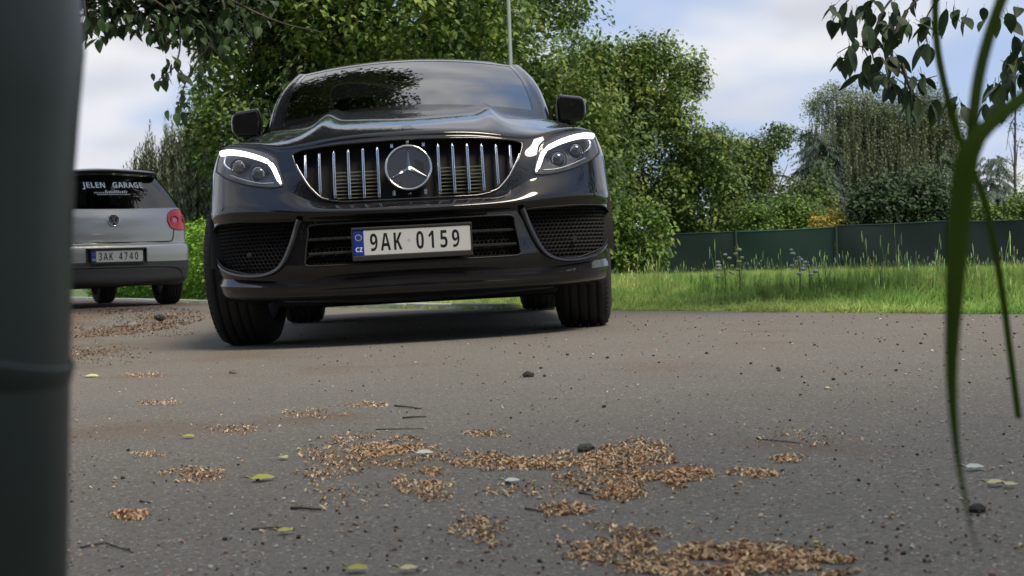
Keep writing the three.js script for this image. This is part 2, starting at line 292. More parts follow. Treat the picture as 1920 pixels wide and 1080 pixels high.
function ringTube(pts, r, closed = true, n = 90, k = 6) { return new THREE.TubeGeometry(new THREE.CatmullRomCurve3(pts, closed, 'catmullrom', 0.3), n, r, k, closed); }
function recess(fr, groups, poly, depth) {                // the walls of an opening
  const out = poly.map(([x, y]) => fr(groups, x, y, 0.001)), n = out.length - 1;
  return grid(n, 1, (u, v) => { const p = out[Math.round(u * n)].clone(); p.z -= v * depth; return p; });
}
function fillPoly(poly, place, step = 0.02) {             // a surface over the inside of a front-view outline
  const xs = poly.map(p => p[0]), ys = poly.map(p => p[1]), x0 = Math.min(...xs), x1 = Math.max(...xs), y0 = Math.min(...ys), y1 = Math.max(...ys);
  return grid(Math.ceil((x1 - x0) / step), Math.ceil((y1 - y0) / step), (u, v) => place(lerp(x0, x1, u), lerp(y0, y1, v)), p => inside(poly, p.x, p.y));
}
function band(top, bot, place, nq = 40, nr = 12) {        // between two front-view curves
  const ct = new THREE.CatmullRomCurve3(top.map(p => V(p[0], p[1], 0))), cb = new THREE.CatmullRomCurve3(bot.map(p => V(p[0], p[1], 0)));
  return grid(nq, nr, (u, v) => { const a = ct.getPoint(u), b = cb.getPoint(u); return place(lerp(b.x, a.x, v), lerp(b.y, a.y, v), u, v); });
}
function honeycomb(poly, place, s = 0.03, r = 0.0028) {
  const xs = poly.map(p => p[0]), ys = poly.map(p => p[1]), x0 = Math.min(...xs), x1 = Math.max(...xs), y0 = Math.min(...ys), y1 = Math.max(...ys), out = [];
  const bar = (a, b) => { if (!inside(poly, (a[0] + b[0]) / 2, (a[1] + b[1]) / 2)) return; const p = place(...a), q = place(...b), l = p.distanceTo(q), g = new THREE.BoxGeometry(r * 2, l, 0.012); g.applyMatrix4(new THREE.Matrix4().compose(p.clone().add(q).multiplyScalar(0.5), new THREE.Quaternion().setFromUnitVectors(UPV, q.clone().sub(p).normalize()), V(1, 1, 1))); out.push(g); };
  const h = s * Math.sqrt(3) / 2;
  for (let j = -1; j * 1.5 * s / Math.sqrt(3) < y1 - y0 + s; j++) for (let i = -1; i * s < x1 - x0 + s; i++) {
    const cx = x0 + i * s + (j & 1 ? s / 2 : 0), cy = y0 + j * 1.5 * s / Math.sqrt(3), R = s / Math.sqrt(3), v = k => [cx + R * Math.cos(Math.PI / 6 + k * Math.PI / 3), cy + R * Math.sin(Math.PI / 6 + k * Math.PI / 3)];
    bar(v(0), v(1)); bar(v(1), v(2)); bar(v(5), v(0));
  }
  return merge(out);
}
function wheel(parent, x, y, z, R, W, rimR, steer, name, rimMat = M.satin) {
  const w = new THREE.Group(); w.name = name; w.position.set(x, y, z); w.rotation.y = steer; parent.add(w);
  const h = W / 2, prof = [[rimR, -h * 0.86], [rimR + 0.015, -h * 0.98], [R - 0.1, -h * 1.04], [R - 0.075, -h], [R - 0.042, -h * 0.95], [R - 0.016, -h * 0.84], [R - 0.003, -h * 0.68]];
  const grooves = [-0.5, -0.17, 0.17, 0.5]; for (const g of grooves) prof.push([R, h * g - 0.007], [R - 0.009, h * g - 0.005], [R - 0.009, h * g + 0.005], [R, h * g + 0.007]);
  prof.push([R - 0.003, h * 0.68], [R - 0.016, h * 0.84], [R - 0.042, h * 0.95], [R - 0.075, h], [R - 0.1, h * 1.04], [rimR + 0.015, h * 0.98], [rimR, h * 0.86]);
  const tyre = new THREE.LatheGeometry(prof.map(p => new THREE.Vector2(p[0], p[1])), 64).rotateZ(Math.PI / 2), blocks = [];
  for (let k = 0; k < 72; k++) for (const s of [-1, 1]) blocks.push(new THREE.BoxGeometry(h * 0.24, 0.008, 0.019).rotateZ(-s * 0.45).translate(s * h * 0.76, R - 0.0125, 0).rotateX(k / 72 * Math.PI * 2));
  part('tyre', [tyre, ...blocks], M.rubber, w);
  const rim = [new THREE.CylinderGeometry(rimR, rimR, W * 0.8, 40, 1, true).rotateZ(Math.PI / 2)];
  for (let k = 0; k < 10; k++) rim.push(box(0.03, rimR * 0.95, 0.045, Math.sign(x) * W * 0.32, rimR * 0.5, 0, 0.008).rotateX(k / 10 * Math.PI * 2));
  rim.push(cyl(0.06, 0.07, 0.06).rotateZ(Math.PI / 2).translate(Math.sign(x) * W * 0.33, 0, 0));
  part('rim', rim, rimMat, w); part('brake_disc', cyl(rimR * 0.8, rimR * 0.8, 0.03, 32).rotateZ(Math.PI / 2), M.satin, w);
  return w;
}
function plateTexture(code, digits) {
  const c = document.createElement('canvas'); c.width = 1040; c.height = 220; const x = c.getContext('2d');
  x.fillStyle = '#d4d6d4'; x.fillRect(0, 0, 1040, 220); x.fillStyle = '#10389a'; x.fillRect(0, 0, 92, 220);
  x.fillStyle = '#e8d44a'; for (let k = 0; k < 12; k++) { const a = k / 12 * 6.2832; x.beginPath(); x.arc(46 + 26 * Math.cos(a), 62 + 26 * Math.sin(a), 4.5, 0, 7); x.fill(); }
  x.fillStyle = '#f2f4f6'; x.font = 'bold 56px sans-serif'; x.textAlign = 'center'; x.textBaseline = 'alphabetic'; x.fillText('CZ', 46, 188);
  x.fillStyle = '#10141e';
  const glyph = (ch, cx) => { x.save(); x.translate(cx, 186); x.scale(0.64, 1); x.font = 'bold 215px sans-serif'; x.fillText(ch, 0, 0); x.restore(); };
  [...code].forEach((ch, i) => glyph(ch, 180 + i * 104)); [...digits].forEach((ch, i) => glyph(ch, 590 + i * 106));
  x.fillStyle = '#b9bcbb'; x.beginPath(); x.arc(490, 110, 15, 0, 7); x.fill();
  const t = new THREE.CanvasTexture(c); t.colorSpace = THREE.SRGBColorSpace; return t;
}
function plate(parent, code, digits, p, rx, w = 0.52, h = 0.11) {
  const g = new THREE.Group(); g.name = 'number_plate'; g.position.copy(p); g.rotation.x = rx; parent.add(g);
  part('plate_holder', [box(w + 0.016, 0.012, 0.014, 0, h / 2 + 0.008, 0, 0.003), box(w + 0.016, 0.024, 0.014, 0, -h / 2 - 0.013, 0, 0.004), box(0.006, h + 0.01, 0.014, -w / 2 - 0.005, 0, 0), box(0.006, h + 0.01, 0.014, w / 2 + 0.005, 0, 0), box(w, h, 0.008, 0, 0, -0.008)], M.plastic, g);
  const sh = new THREE.Shape(), r = 0.008, a = w / 2, b = h / 2; sh.moveTo(-a + r, -b); sh.lineTo(a - r, -b); sh.quadraticCurveTo(a, -b, a, -b + r); sh.lineTo(a, b - r); sh.quadraticCurveTo(a, b, a - r, b); sh.lineTo(-a + r, b); sh.quadraticCurveTo(-a, b, -a, b - r); sh.lineTo(-a, -b + r); sh.quadraticCurveTo(-a, -b, -a + r, -b);
  const pg = new THREE.ExtrudeGeometry(sh, { depth: 0.003, bevelEnabled: false, curveSegments: 4 }), ps = pg.attributes.position, uv = pg.attributes.uv; for (let i = 0; i < ps.count; i++) uv.setXY(i, ps.getX(i) / w + 0.5, ps.getY(i) / h + 0.5);
  part('plate_face', pg, std(rgb(0.66, 0.67, 0.67), 0.4, { map: plateTexture(code, digits) }), g);
}

// ================================================================ the black SUV
{
  const car = thing('black_suv', 'large black SUV with lit running lights, upright bar grille and plate 9AK 0159', 'car');
  const cx = -0.428, cz = -6.1; car.position.set(cx, 0.0, cz); car.rotation.order = 'YXZ'; car.rotation.set(0, 0.057, 0.018);
  const zb = a => -(0.25 * a ** 2 + 0.10 * a ** 4 + 0.2 * a ** 12 + 0.35 * a ** 40);
  const ridge = (h, d) => A => h * Math.exp(-(((A - 0.43) / 0.055) ** 2)) - d * sstep(0.44, 0.6, A);
  const withRidge = (rows, h, d) => { const f = table(rows), r = ridge(h, d); return [...Array(41)].map((_, i) => [i / 40, f(i / 40) + r(i / 40)]); };
  const lines = [
    { w: 0.93, z: -0.45, k: 0.7, y: [[0, 0.185], [1, 0.2]] },                                    // 0 underside
    { w: 0.965, z: -0.05, y: [[0, 0.222], [0.6, 0.225], [1, 0.24]] },                            // 1 lip bottom
    { w: 0.985, z: -0.002, y: [[0, 0.292], [0.6, 0.285], [0.85, 0.296], [1, 0.31]] },            // 2 lip front edge
    { w: 0.985, z: -0.04, y: [[0, 0.315], [0.6, 0.312], [0.85, 0.33], [1, 0.345]] },             // 3 groove over the lip
    { w: 0.99, z: -0.022, y: [[0, 0.36], [1, 0.385]] },                                          // 4
    { w: 1.0, z: -0.03, y: [[0, 0.46], [1, 0.48]] },                                             // 5
    { w: 1.0, z: -0.03, y: [[0, 0.565], [0.5, 0.575], [1, 0.60]] },                              // 6 top of the lower openings
    { w: 0.998, z: 0.005, e: A => -0.012 * A, y: [[0, 0.605], [0.4, 0.612], [0.7, 0.64], [1, 0.66]] }, // 7 bumper brow
    { w: 0.985, z: -0.055, y: [[0, 0.645], [0.36, 0.648], [0.46, 0.668], [0.56, 0.715], [0.75, 0.75], [0.9, 0.82], [1, 0.85]] }, // 8 foot of grille and lamps
    { w: 0.975, z: -0.085, y: [[0, 0.79], [0.5, 0.80], [0.75, 0.855], [1, 0.9]] },               // 9
    { w: 0.962, z: -0.125, y: [[0, 0.93], [0.3, 0.925], [0.5, 0.905], [0.6, 0.905], [0.75, 0.948], [0.9, 0.958], [1, 0.93]] },     // 10 front edge of the bonnet
    { w: 0.958, z: -0.165, k: 0.98, y: withRidge([[0, 0.972], [0.3, 0.966], [0.5, 0.945], [0.62, 0.938], [0.75, 0.962], [0.88, 0.968], [1, 0.925]], 0.002, 0) }, // 11
    { w: 0.955, z: -0.42, k: 0.75, y: withRidge([[0, 1.04], [0.4, 1.035], [0.62, 1.0], [0.8, 1.0], [0.92, 0.985], [1, 0.93]], 0.012, 0.004) }, // 12
    { w: 0.955, z: -0.85, k: 0.42, y: withRidge([[0, 1.125], [0.4, 1.122], [0.65, 1.085], [0.8, 1.065], [0.92, 1.025], [1, 0.95]], 0.02, 0.008) }, // 13
    { w: 0.95, z: -1.27, k: 0.3, y: withRidge([[0, 1.192], [0.4, 1.19], [0.65, 1.15], [0.8, 1.115], [0.92, 1.055], [1, 0.97]], 0.022, 0.012) }, // 14 cowl
  ];
  const S = shell(lines, zb), LOW = [3, 4, 5, 6], BROW = [6, 7, 8], FACE = [8, 9, 10], FRONT = [LOW, BROW, FACE], HOOD = [10, 11, 12, 13, 14];
  const fr = (x, y, o = 0) => S.front(FRONT, x, y, o);
  const arch = p => Math.hypot(p.z + 0.87, p.y - 0.385) > 0.44 || Math.abs(p.x) < 0.5;
  const grille = outline([[-0.30, 0.652], [0, 0.65], [0.30, 0.652], [0.40, 0.674], [0.457, 0.732], [0.505, 0.815], [0.526, 0.885], [0.47, 0.905], [0.3, 0.918], [0, 0.924], [-0.3, 0.918], [-0.47, 0.905], [-0.526, 0.885], [-0.505, 0.815], [-0.457, 0.732], [-0.40, 0.674]], 160);
  const intake = outline([[0.515, 0.572], [0.56, 0.584], [0.75, 0.592], [0.90, 0.59], [0.945, 0.56], [0.94, 0.45], [0.89, 0.388], [0.76, 0.35], [0.645, 0.352], [0.592, 0.395], [0.55, 0.48]], 90), intakeL = mirror(intake);
  const lower = outline([[-0.46, 0.372], [0, 0.37], [0.46, 0.372], [0.485, 0.40], [0.465, 0.52], [0.44, 0.556], [0, 0.553], [-0.44, 0.556], [-0.465, 0.52], [-0.485, 0.40]], 120);
  const lampTop = [[0.600, 0.862], [0.625, 0.892], [0.69, 0.922], [0.78, 0.945], [0.865, 0.952], [0.912, 0.93]], lampBot = [[0.572, 0.748], [0.60, 0.738], [0.69, 0.748], [0.78, 0.772], [0.865, 0.81], [0.912, 0.85]];
  const curve = (pts, n) => new THREE.CatmullRomCurve3(pts.map(p => V(p[0], p[1], 0))).getPoints(n).map(p => [p.x, p.y]);
  const lamp = [...curve(lampBot, 30), ...curve(lampTop, 30).reverse()];
  // bumper, wings and bonnet
  const cutLow = p => arch(p) && !inside(intake, Math.abs(p.x), p.y) && !inside(lower, p.x, p.y);
  const bumper = part('bumper', [S.patch([2, 3], 160, 3, arch), S.patch(LOW, 420, 60, cutLow), S.patch(BROW, 260, 26, arch)], M.black, car);
  part('lip', [S.patch([0, 1, 2], 160, 12, arch)], M.black, bumper);
  part('front_panel', S.patch(FACE, 420, 80, p => arch(p) && !inside(grille, p.x, p.y) && !inside(lamp, Math.abs(p.x), p.y)), M.black, car);
  part('bonnet', S.patch(HOOD, 200, 90, null, -0.815, 0.815), M.black, car);
  for (const s of [-1, 1]) {
    part('front_wing', S.patch(HOOD, 40, 90, arch, s * 0.822, s), M.black, car);
  }
  // flanks
  const flank = (s) => {
    const ys = table([[0, 1.06], [1, 0.28]]), xs = table([[0.26, 0.955], [0.4, 0.975], [0.6, 0.985], [0.8, 0.985], [0.95, 0.955], [1.03, 0.925], [1.06, 0.895]]);
    return grid(150, 40, (u, v) => { const z = lerp(-1.0, -4.78, u), y = lerp(0.98 + 0.14 * sstep(0.0, 0.7, u), 0.26, v), taper = 1 - 0.1 * sstep(-3.9, -4.8, z), flare = 0.018 * (Math.exp(-(((z + 0.87) / 0.45) ** 2)) + Math.exp(-(((z + 3.785) / 0.45) ** 2))) * sstep(0.3, 0.7, y); return V(s * (xs(y - 0.06 * sstep(0, 0.7, u) * sstep(0.7, 1.1, y)) * taper + flare), y, z); }, p => arch(p) && Math.hypot(p.z + 3.785, p.y - 0.385) > 0.44);
  };
  for (const s of [-1, 1]) { part('body_side', flank(s), M.black, car); for (const z of [0.87, 3.785]) part('wheel_housing', new THREE.CylinderGeometry(0.445, 0.445, 0.4, 32, 1, true, -Math.PI / 2, Math.PI).rotateZ(Math.PI / 2).rotateX(-Math.PI / 2).translate(s * 0.76, 0.385, -z), M.dark, car); }
  // grille: dark screen, fins behind, upright chrome bars, emblem
  const gr = new THREE.Group(); gr.name = 'grille'; car.add(gr);
  part('screen', [fillPoly(grille, (x, y) => fr(x, y, -0.075), 0.02), recess(S.front, FRONT, grille, 0.08)], M.dark, gr);
  part('surround', ringTube(grille.filter((_, i) => i % 4 === 0).map(([x, y]) => fr(x, y, 0.0)), 0.0055, true, 200), M.gloss, gr);
  { const edge = grille.filter(([x, y]) => x > 0.36 && y < 0.86); for (const s of [-1, 1]) part('surround_trim', ringTube(edge.filter((_, i) => i % 3 === 0).map(([x, y]) => fr(s * x * 0.99, y + 0.003, 0.004)), 0.0035, false, 50), M.satin, gr); }
  for (const s of [-1, 1]) for (let k = 0; k < 8; k++) part('radiator_fin', box(0.19, 0.005, 0.01).translate(s * 0.235, 0.672 + k * 0.0165, fr(s * 0.23, 0.7).z - 0.058), M.fins, gr);
  const span = x => { const ys = []; for (let y = 0.64; y < 0.94; y += 0.003) if (inside(grille, x, y)) ys.push(y); return [ys[0] + 0.014, ys[ys.length - 1] - 0.016]; };
  const bar = (x, y0, y1) => {
    const n = 16, sh = new THREE.Shape(); sh.moveTo(-0.0062, -0.02); sh.lineTo(-0.0062, 0.006); sh.quadraticCurveTo(-0.007, 0.011, -0.0045, 0.0115); sh.quadraticCurveTo(-0.003, 0.011, 0, 0.003); sh.quadraticCurveTo(0.003, 0.011, 0.0045, 0.0115); sh.quadraticCurveTo(0.007, 0.011, 0.0062, 0.006); sh.lineTo(0.0062, -0.02); sh.closePath();
    const g = new THREE.ExtrudeGeometry(sh, { depth: 1, steps: n, bevelEnabled: false, curveSegments: 5 }), p = g.attributes.position;
    for (let i = 0; i < p.count; i++) { const y = lerp(y0, y1, p.getZ(i)), q = fr(x, y); const end = Math.min(1, Math.min(p.getZ(i), 1 - p.getZ(i)) * n * 0.9 + 0.35); p.setXYZ(i, x + p.getX(i), y, q.z - 0.022 + p.getY(i) * end); }
    g.computeVertexNormals(); return g;
  };
  for (const s of [-1, 1]) {
    for (const x of [0.137, 0.2035, 0.27, 0.3365, 0.403, 0.468]) { const [a, b] = span(x); part('grille_bar', bar(s * x, a, b), M.chrome, gr); }
    part('grille_bar', bar(s * 0.0715, 0.888, 0.908), M.chrome, gr); part('grille_bar', bar(s * 0.0715, 0.668, 0.694), M.chrome, gr);
  }
  const em = new THREE.Group(); em.name = 'emblem'; em.position.copy(fr(0, 0.792, 0.006)); em.rotation.x = -0.19; car.add(em);
  part('disc', cyl(0.099, 0.102, 0.022, 48).rotateX(Math.PI / 2).translate(0, 0, -0.012), M.gloss, em);
  part('ring', new THREE.TorusGeometry(0.101, 0.0062, 12, 72).scale(1, 1, 1.4), M.chrome, em);
  for (let k = 0; k < 3; k++) {
    const g = new THREE.BufferGeometry(), w = 0.0125, t = 0.0016, z0 = 0.002, zm = 0.017, R = 0.099;
    const w2 = w * 0.9, sx = Math.sin(Math.PI / 3) * w2, sy = Math.cos(Math.PI / 3) * w2;
    const v = [[0, 0, zm], [-sx, sy, z0], [sx, sy, z0], [-t, R, z0], [t, R, z0], [0, R, z0 + 0.004]];
    g.setAttribute('position', new THREE.Float32BufferAttribute([[0, 5, 1], [5, 3, 1], [0, 2, 5], [2, 4, 5]].flat().flatMap(i => v[i]), 3)); g.computeVertexNormals(); g.rotateZ(k * Math.PI * 2 / 3);
    part('star_point', g, M.chrome, em);
  }
  part('camera_eye', [new THREE.SphereGeometry(0.011, 14, 10).translate(0, 0.672, fr(0, 0.672).z - 0.01)], M.gloss, gr);
  part('bonnet_badge', cyl(0.026, 0.026, 0.006, 28).rotateX(0.42).translate(0, S.S(HOOD, 0, 0.3).y + 0.001, S.S(HOOD, 0, 0.3).z), M.satin, car);
  part('top_sensor', [box(0.012, 0.012, 0.012, 0, 0.908, fr(0, 0.908).z + 0.002, 0.003)], M.satin, gr);
  // lower middle opening behind the plate
  const lo = new THREE.Group(); lo.name = 'lower_grille'; car.add(lo);
  part('backing', [fillPoly(lower, (x, y) => fr(x, y, -0.06), 0.03), recess(S.front, FRONT, lower, 0.065)], M.dark, lo);
  part('mesh', honeycomb(lower, (x, y) => fr(x, y, -0.05), 0.02, 0.0016), M.dark, lo);
  for (const y of [0.425, 0.49]) part('slat', [...Array(16)].map((_, i) => { const x = -0.44 + i * 0.0587; return box(0.06, 0.014, 0.02, x, y, fr(x, y).z - 0.028, 0.004); }), M.dark, lo);
  part('rim', ringTube(lower.filter((_, i) => i % 3 === 0).map(([x, y]) => fr(x, y, 0.0)), 0.004, true, 160), M.plastic, lo);
  // side intakes
  for (const s of [-1, 1]) {
    const it = new THREE.Group(); it.name = 'side_intake'; car.add(it); const poly = s > 0 ? intake : intakeL;
    part('backing', [fillPoly(poly, (x, y) => fr(x, y, -0.07), 0.03), recess(S.front, FRONT, poly, 0.075)], M.dark, it);
    part('mesh', honeycomb(poly, (x, y) => fr(x, y, -0.055), 0.02, 0.0016), M.dark, it);
    part('rim', ringTube(poly.filter((_, i) => i % 3 === 0).map(([x, y]) => fr(x, y, 0.0)), 0.004, true, 120), M.plastic, it);
    const fin = [[0.500, 0.585], [0.522, 0.53], [0.55, 0.46], [0.585, 0.395], [0.62, 0.362], [0.68, 0.343], [0.76, 0.341], [0.84, 0.356], [0.9, 0.385], [0.938, 0.43]].map(([x, y]) => fr(s * x, y, 0.006));
    part('blade_trim', taperTube(fin, t => 0.014 * (1 - 0.8 * t) + 0.002, 0, 8, 60), M.gloss, it);
    part('tow_sensor', cyl(0.011, 0.011, 0.012, 16).rotateX(Math.PI / 2).translate(s * 0.75, 0.44, fr(s * 0.75, 0.44).z - 0.022), M.plastic, it);
    part('parking_sensor', cyl(0.011, 0.012, 0.008, 16).rotateX(Math.PI / 2).rotateY(s * 0.9).translate(s * 0.875, 0.66, fr(s * 0.875, 0.66).z), M.gloss, bumper);
  }
  plate(car, '9AK', '0159', V(0.0, 0.462, fr(0, 0.5).z + 0.03), -0.03);
  // headlights
  for (const s of [-1, 1]) {
    const h = new THREE.Group(); h.name = 'headlight'; car.add(h); const at = (x, y, o) => fr(s * x, y, o);
    part('housing', [band(lampTop, lampBot, (x, y, u, v) => at(x, y, -0.012 - 0.05 * Math.sin(Math.PI * clamp(v, 0, 1)) * Math.sin(Math.PI * clamp(u, 0, 1))), 40, 12)], std(rgb(0.016, 0.016, 0.018), 0.4), h);
    part('lens', band(lampTop, lampBot, (x, y) => at(x, y, 0.002), 40, 12), M.lens, h);
    part('seal', ringTube(lamp.filter((_, i) => i % 3 === 0).map(([x, y]) => at(x, y, 0.0)), 0.005, true, 100), M.plastic, h);
    const drl = [[0.884, 0.931], [0.83, 0.926], [0.76, 0.909], [0.69, 0.884], [0.64, 0.858], [0.618, 0.832], [0.602, 0.795], [0.584, 0.757]].map(([x, y]) => at(x, y, -0.008));
    const glow = new THREE.MeshStandardMaterial({ color: 0xffffff, emissive: rgb(0.86, 0.84, 1.0), emissiveIntensity: 2.6, roughness: 0.5 });
    part('running_light', taperTube(drl, t => lerp(0.0145, 0.0095, t) * (t > 0.97 ? 0.6 : 1) * (Math.abs(t - 0.74) < 0.02 ? 0.75 : 1), 0, 10, 90, 1), glow, h);
    for (const [x, y, r] of [[0.69, 0.808, 0.036], [0.785, 0.85, 0.034]]) {
      const c = at(x, y, -0.032); part('projector', [new THREE.SphereGeometry(r, 24, 12, 0, 6.3, 0, 1.3).rotateX(Math.PI / 2).scale(1, 1, 0.6).translate(c.x, c.y, c.z - 0.012)], phys(rgb(0.03, 0.032, 0.035), 0.02, { clearcoat: 1 }), h);
      part('bezel', new THREE.TorusGeometry(r + 0.006, 0.003, 8, 36).translate(c.x, c.y, c.z + 0.002), M.plastic, h);
    }
    part('reflector_strip', taperTube([[0.862, 0.905], [0.866, 0.882], [0.85, 0.858], [0.815, 0.835]].map(([x, y]) => at(x, y, -0.006)), 0.005, 0.004, 6, 24), M.chrome, h);
    part('reflector_strip', taperTube([[0.615, 0.758], [0.68, 0.762], [0.76, 0.785], [0.83, 0.815]].map(([x, y]) => at(x, y, -0.006)), 0.004, 0.003, 6, 24), M.satin, h);
  }
  // cabin
  const wsBot = q => V(0.715 * q, 1.165 - 0.03 * q * q, -1.2 - 0.3 * q * q), wsTop = q => V(0.628 * q, 1.58 - 0.04 * q * q, -2.1 - 0.13 * q * q);
  const wind = (q, r, o = 0) => { const p = wsBot(q).lerp(wsTop(q), r), b = 0.035 * Math.sin(Math.PI * r); p.y += b * 0.9 + o * 0.9; p.z += b * 0.42 + o * 0.42; p.x *= 1 + 0.03 * Math.sin(Math.PI * r); return p; };
  part('windscreen', grid(60, 30, (u, v) => wind(u * 2 - 1, v)), M.glass, car);
  part('windscreen_border', [grid(60, 3, (u, v) => wind(u * 2 - 1, 0.955 + v * 0.045, 0.002)), grid(60, 3, (u, v) => wind(u * 2 - 1, v * 0.1, 0.002)), ...[-1, 1].map(s => grid(3, 30, (u, v) => wind(s * (0.965 + 0.035 * u), v, 0.002)))], M.gloss, car);
  const pil = (s, r, o) => { const a = wind(s, r); return V(a.x + s * o * 0.085, a.y - o * 0.03, a.z - o * (0.12 + 0.02 * r)); };
  for (const s of [-1, 1]) part('windscreen_pillar', [grid(8, 24, (u, v) => { const p = pil(s, lerp(-0.06, 1.03, v), u); p.y += 0.02 * Math.sin(u * 3.1); p.x += s * 0.014 * Math.sin(u * 3.1); return p; })], M.black, car);
  const roofZ = [-2.1, -2.35, -2.8, -3.4, -4.0, -4.5, -4.8], roofY = table([[0, 1.578], [0.1, 1.63], [0.26, 1.685], [0.48, 1.66], [0.7, 1.52], [0.88, 1.3], [1, 1.14]]), roofW = table([[0, 0.648], [0.26, 0.668], [0.48, 0.65], [0.8, 0.6], [1, 0.62]]);
  part('roof', grid(50, 50, (u, v) => { const q = u * 2 - 1, z = lerp(-2.1, -4.8, v) - 0.15 * q * q * (1 - v), y = roofY(v) - 0.04 * q * q - 0.05 * q ** 12; return V(roofW(v) * q, y, z); }), M.black, car);
  for (const s of [-1, 1]) {
    const edge = v => V(s * roofW(v), roofY(v) - 0.1, lerp(-2.25, -4.8, v)), belt = v => V(s * lerp(0.845, 0.80, v), lerp(1.10, 1.14, v), lerp(-1.62, -4.7, v));
    part('side_window', grid(40, 8, (u, v) => { const p = belt(u).lerp(edge(u), v); p.x += s * 0.03 * Math.sin(Math.PI * v); return p; }), M.tint, car);
    part('shoulder', grid(40, 4, (u, v) => belt(u).add(V(s * 0.10 * v, -0.06 * v * v - 0.005, 0.1 * v * (1 - u)))), M.black, car);
    part('window_trim', ringTube([0, 0.2, 0.4, 0.6, 0.8, 1].map(v => belt(v).add(V(s * 0.006, 0.004, 0))), 0.007, false, 40), M.satin, car);
  }
  part('dashboard', [new RoundedBoxGeometry(1.3, 0.16, 0.5, 4, 0.06).translate(0, 1.03, -1.62)], M.cloth, car);
  part('bulkhead', [box(1.7, 0.9, 0.03, 0, 0.6, -1.55), box(1.6, 0.03, 3.2, 0, 0.5, -3.1)], M.dark, car);
  for (const s of [-1, 1]) { const st = new THREE.Group(); st.name = 'seat'; car.add(st); part('backrest', new RoundedBoxGeometry(0.5, 0.62, 0.16, 4, 0.07).rotateX(-0.25).translate(s * 0.36, 0.98, -2.7), M.cloth, st); part('headrest', new RoundedBoxGeometry(0.27, 0.18, 0.11, 4, 0.05).translate(s * 0.36, 1.37, -2.8), M.cloth, st); part('cushion', new RoundedBoxGeometry(0.5, 0.14, 0.5, 4, 0.05).translate(s * 0.36, 0.66, -2.4), M.cloth, st); }
  part('rear_seat', [new RoundedBoxGeometry(1.25, 0.6, 0.16, 4, 0.06).rotateX(-0.3).translate(0, 0.95, -3.6)], M.cloth, car);
  part('steering_wheel', [new THREE.TorusGeometry(0.185, 0.016, 10, 40).rotateX(-0.35).translate(0.36, 1.04, -1.95), new RoundedBoxGeometry(0.16, 0.12, 0.05, 3, 0.02).rotateX(-0.35).translate(0.36, 1.04, -1.96)], M.cloth, car);
  part('rear_view_mirror', [new RoundedBoxGeometry(0.24, 0.07, 0.03, 3, 0.014).translate(0, 1.5, -2.16)], M.plastic, car);
  // door mirrors
  for (const s of [-1, 1]) {
    const m = new THREE.Group(); m.name = 'door_mirror'; car.add(m);
    const sh = new THREE.Shape(); sh.moveTo(-0.1, -0.055); sh.quadraticCurveTo(-0.115, 0.055, -0.085, 0.085); sh.lineTo(0.07, 0.068); sh.quadraticCurveTo(0.115, 0.06, 0.115, 0.0); sh.quadraticCurveTo(0.115, -0.06, 0.07, -0.075); sh.lineTo(-0.06, -0.08); sh.quadraticCurveTo(-0.095, -0.08, -0.1, -0.055);
    const g = new THREE.ExtrudeGeometry(sh, { depth: 0.05, bevelEnabled: true, bevelThickness: 0.045, bevelSize: 0.022, bevelOffset: -0.012, bevelSegments: 6, curveSegments: 8 }); if (s < 0) { g.scale(-1, 1, 1); const a = g.attributes; for (const k of ['position', 'uv']) { const b = a[k], n = b.itemSize; for (let i = 0; i < b.count; i += 3) for (let j = 0; j < n; j++) { const t = b.array[(i + 1) * n + j]; b.array[(i + 1) * n + j] = b.array[(i + 2) * n + j]; b.array[(i + 2) * n + j] = t; } } g.computeVertexNormals(); }
    part('mirror_cap', g.scale(0.72, 0.92, 1).translate(s * 0.93, 1.215, -1.87), M.black, m);
    part('indicator_strip', taperTube([V(s * 0.89, 1.222, -1.785), V(s * 0.94, 1.216, -1.785), V(s * 0.99, 1.213, -1.81), V(s * 1.01, 1.21, -1.85)], 0.005, 0.003, 6, 20), M.satin, m);
    part('mirror_foot', new RoundedBoxGeometry(0.16, 0.035, 0.07, 3, 0.015).rotateZ(s * 0.25).translate(s * 0.885, 1.12, -1.85), M.gloss, m);
  }
  // wheels and underside
  for (const s of [-1, 1]) { wheel(car, s * 0.845, 0.383, -0.87, 0.385, 0.275, 0.265, -0.11, 'wheel'); wheel(car, s * 0.845, 0.383, -3.785, 0.385, 0.275, 0.265, 0, 'wheel'); }
  part('underbody', [new RoundedBoxGeometry(1.36, 0.16, 1.5, 3, 0.03).translate(0, 0.268, -1.15), new RoundedBoxGeometry(1.5, 0.14, 2.6, 3, 0.03).translate(0, 0.272, -3.1), new RoundedBoxGeometry(1.7, 0.2, 0.5, 3, 0.04).translate(0, 0.36, -4.5)], M.dark, car);
  for (const [x, z] of [[-0.62, 0.9], [0.62, 0.9], [-0.62, 3.7], [0.62, 3.7]]) part('suspension_arm', box(0.5, 0.05, 0.09, x * 0.85, 0.225, -z, 0.02), M.dark, car);
  part('exhaust', [new RoundedBoxGeometry(0.5, 0.15, 0.3, 4, 0.06).translate(-0.3, 0.29, -4.25), cyl(0.03, 0.03, 2.4, 12).rotateX(Math.PI / 2).translate(0.25, 0.22, -2.6)], M.dark, car);
}

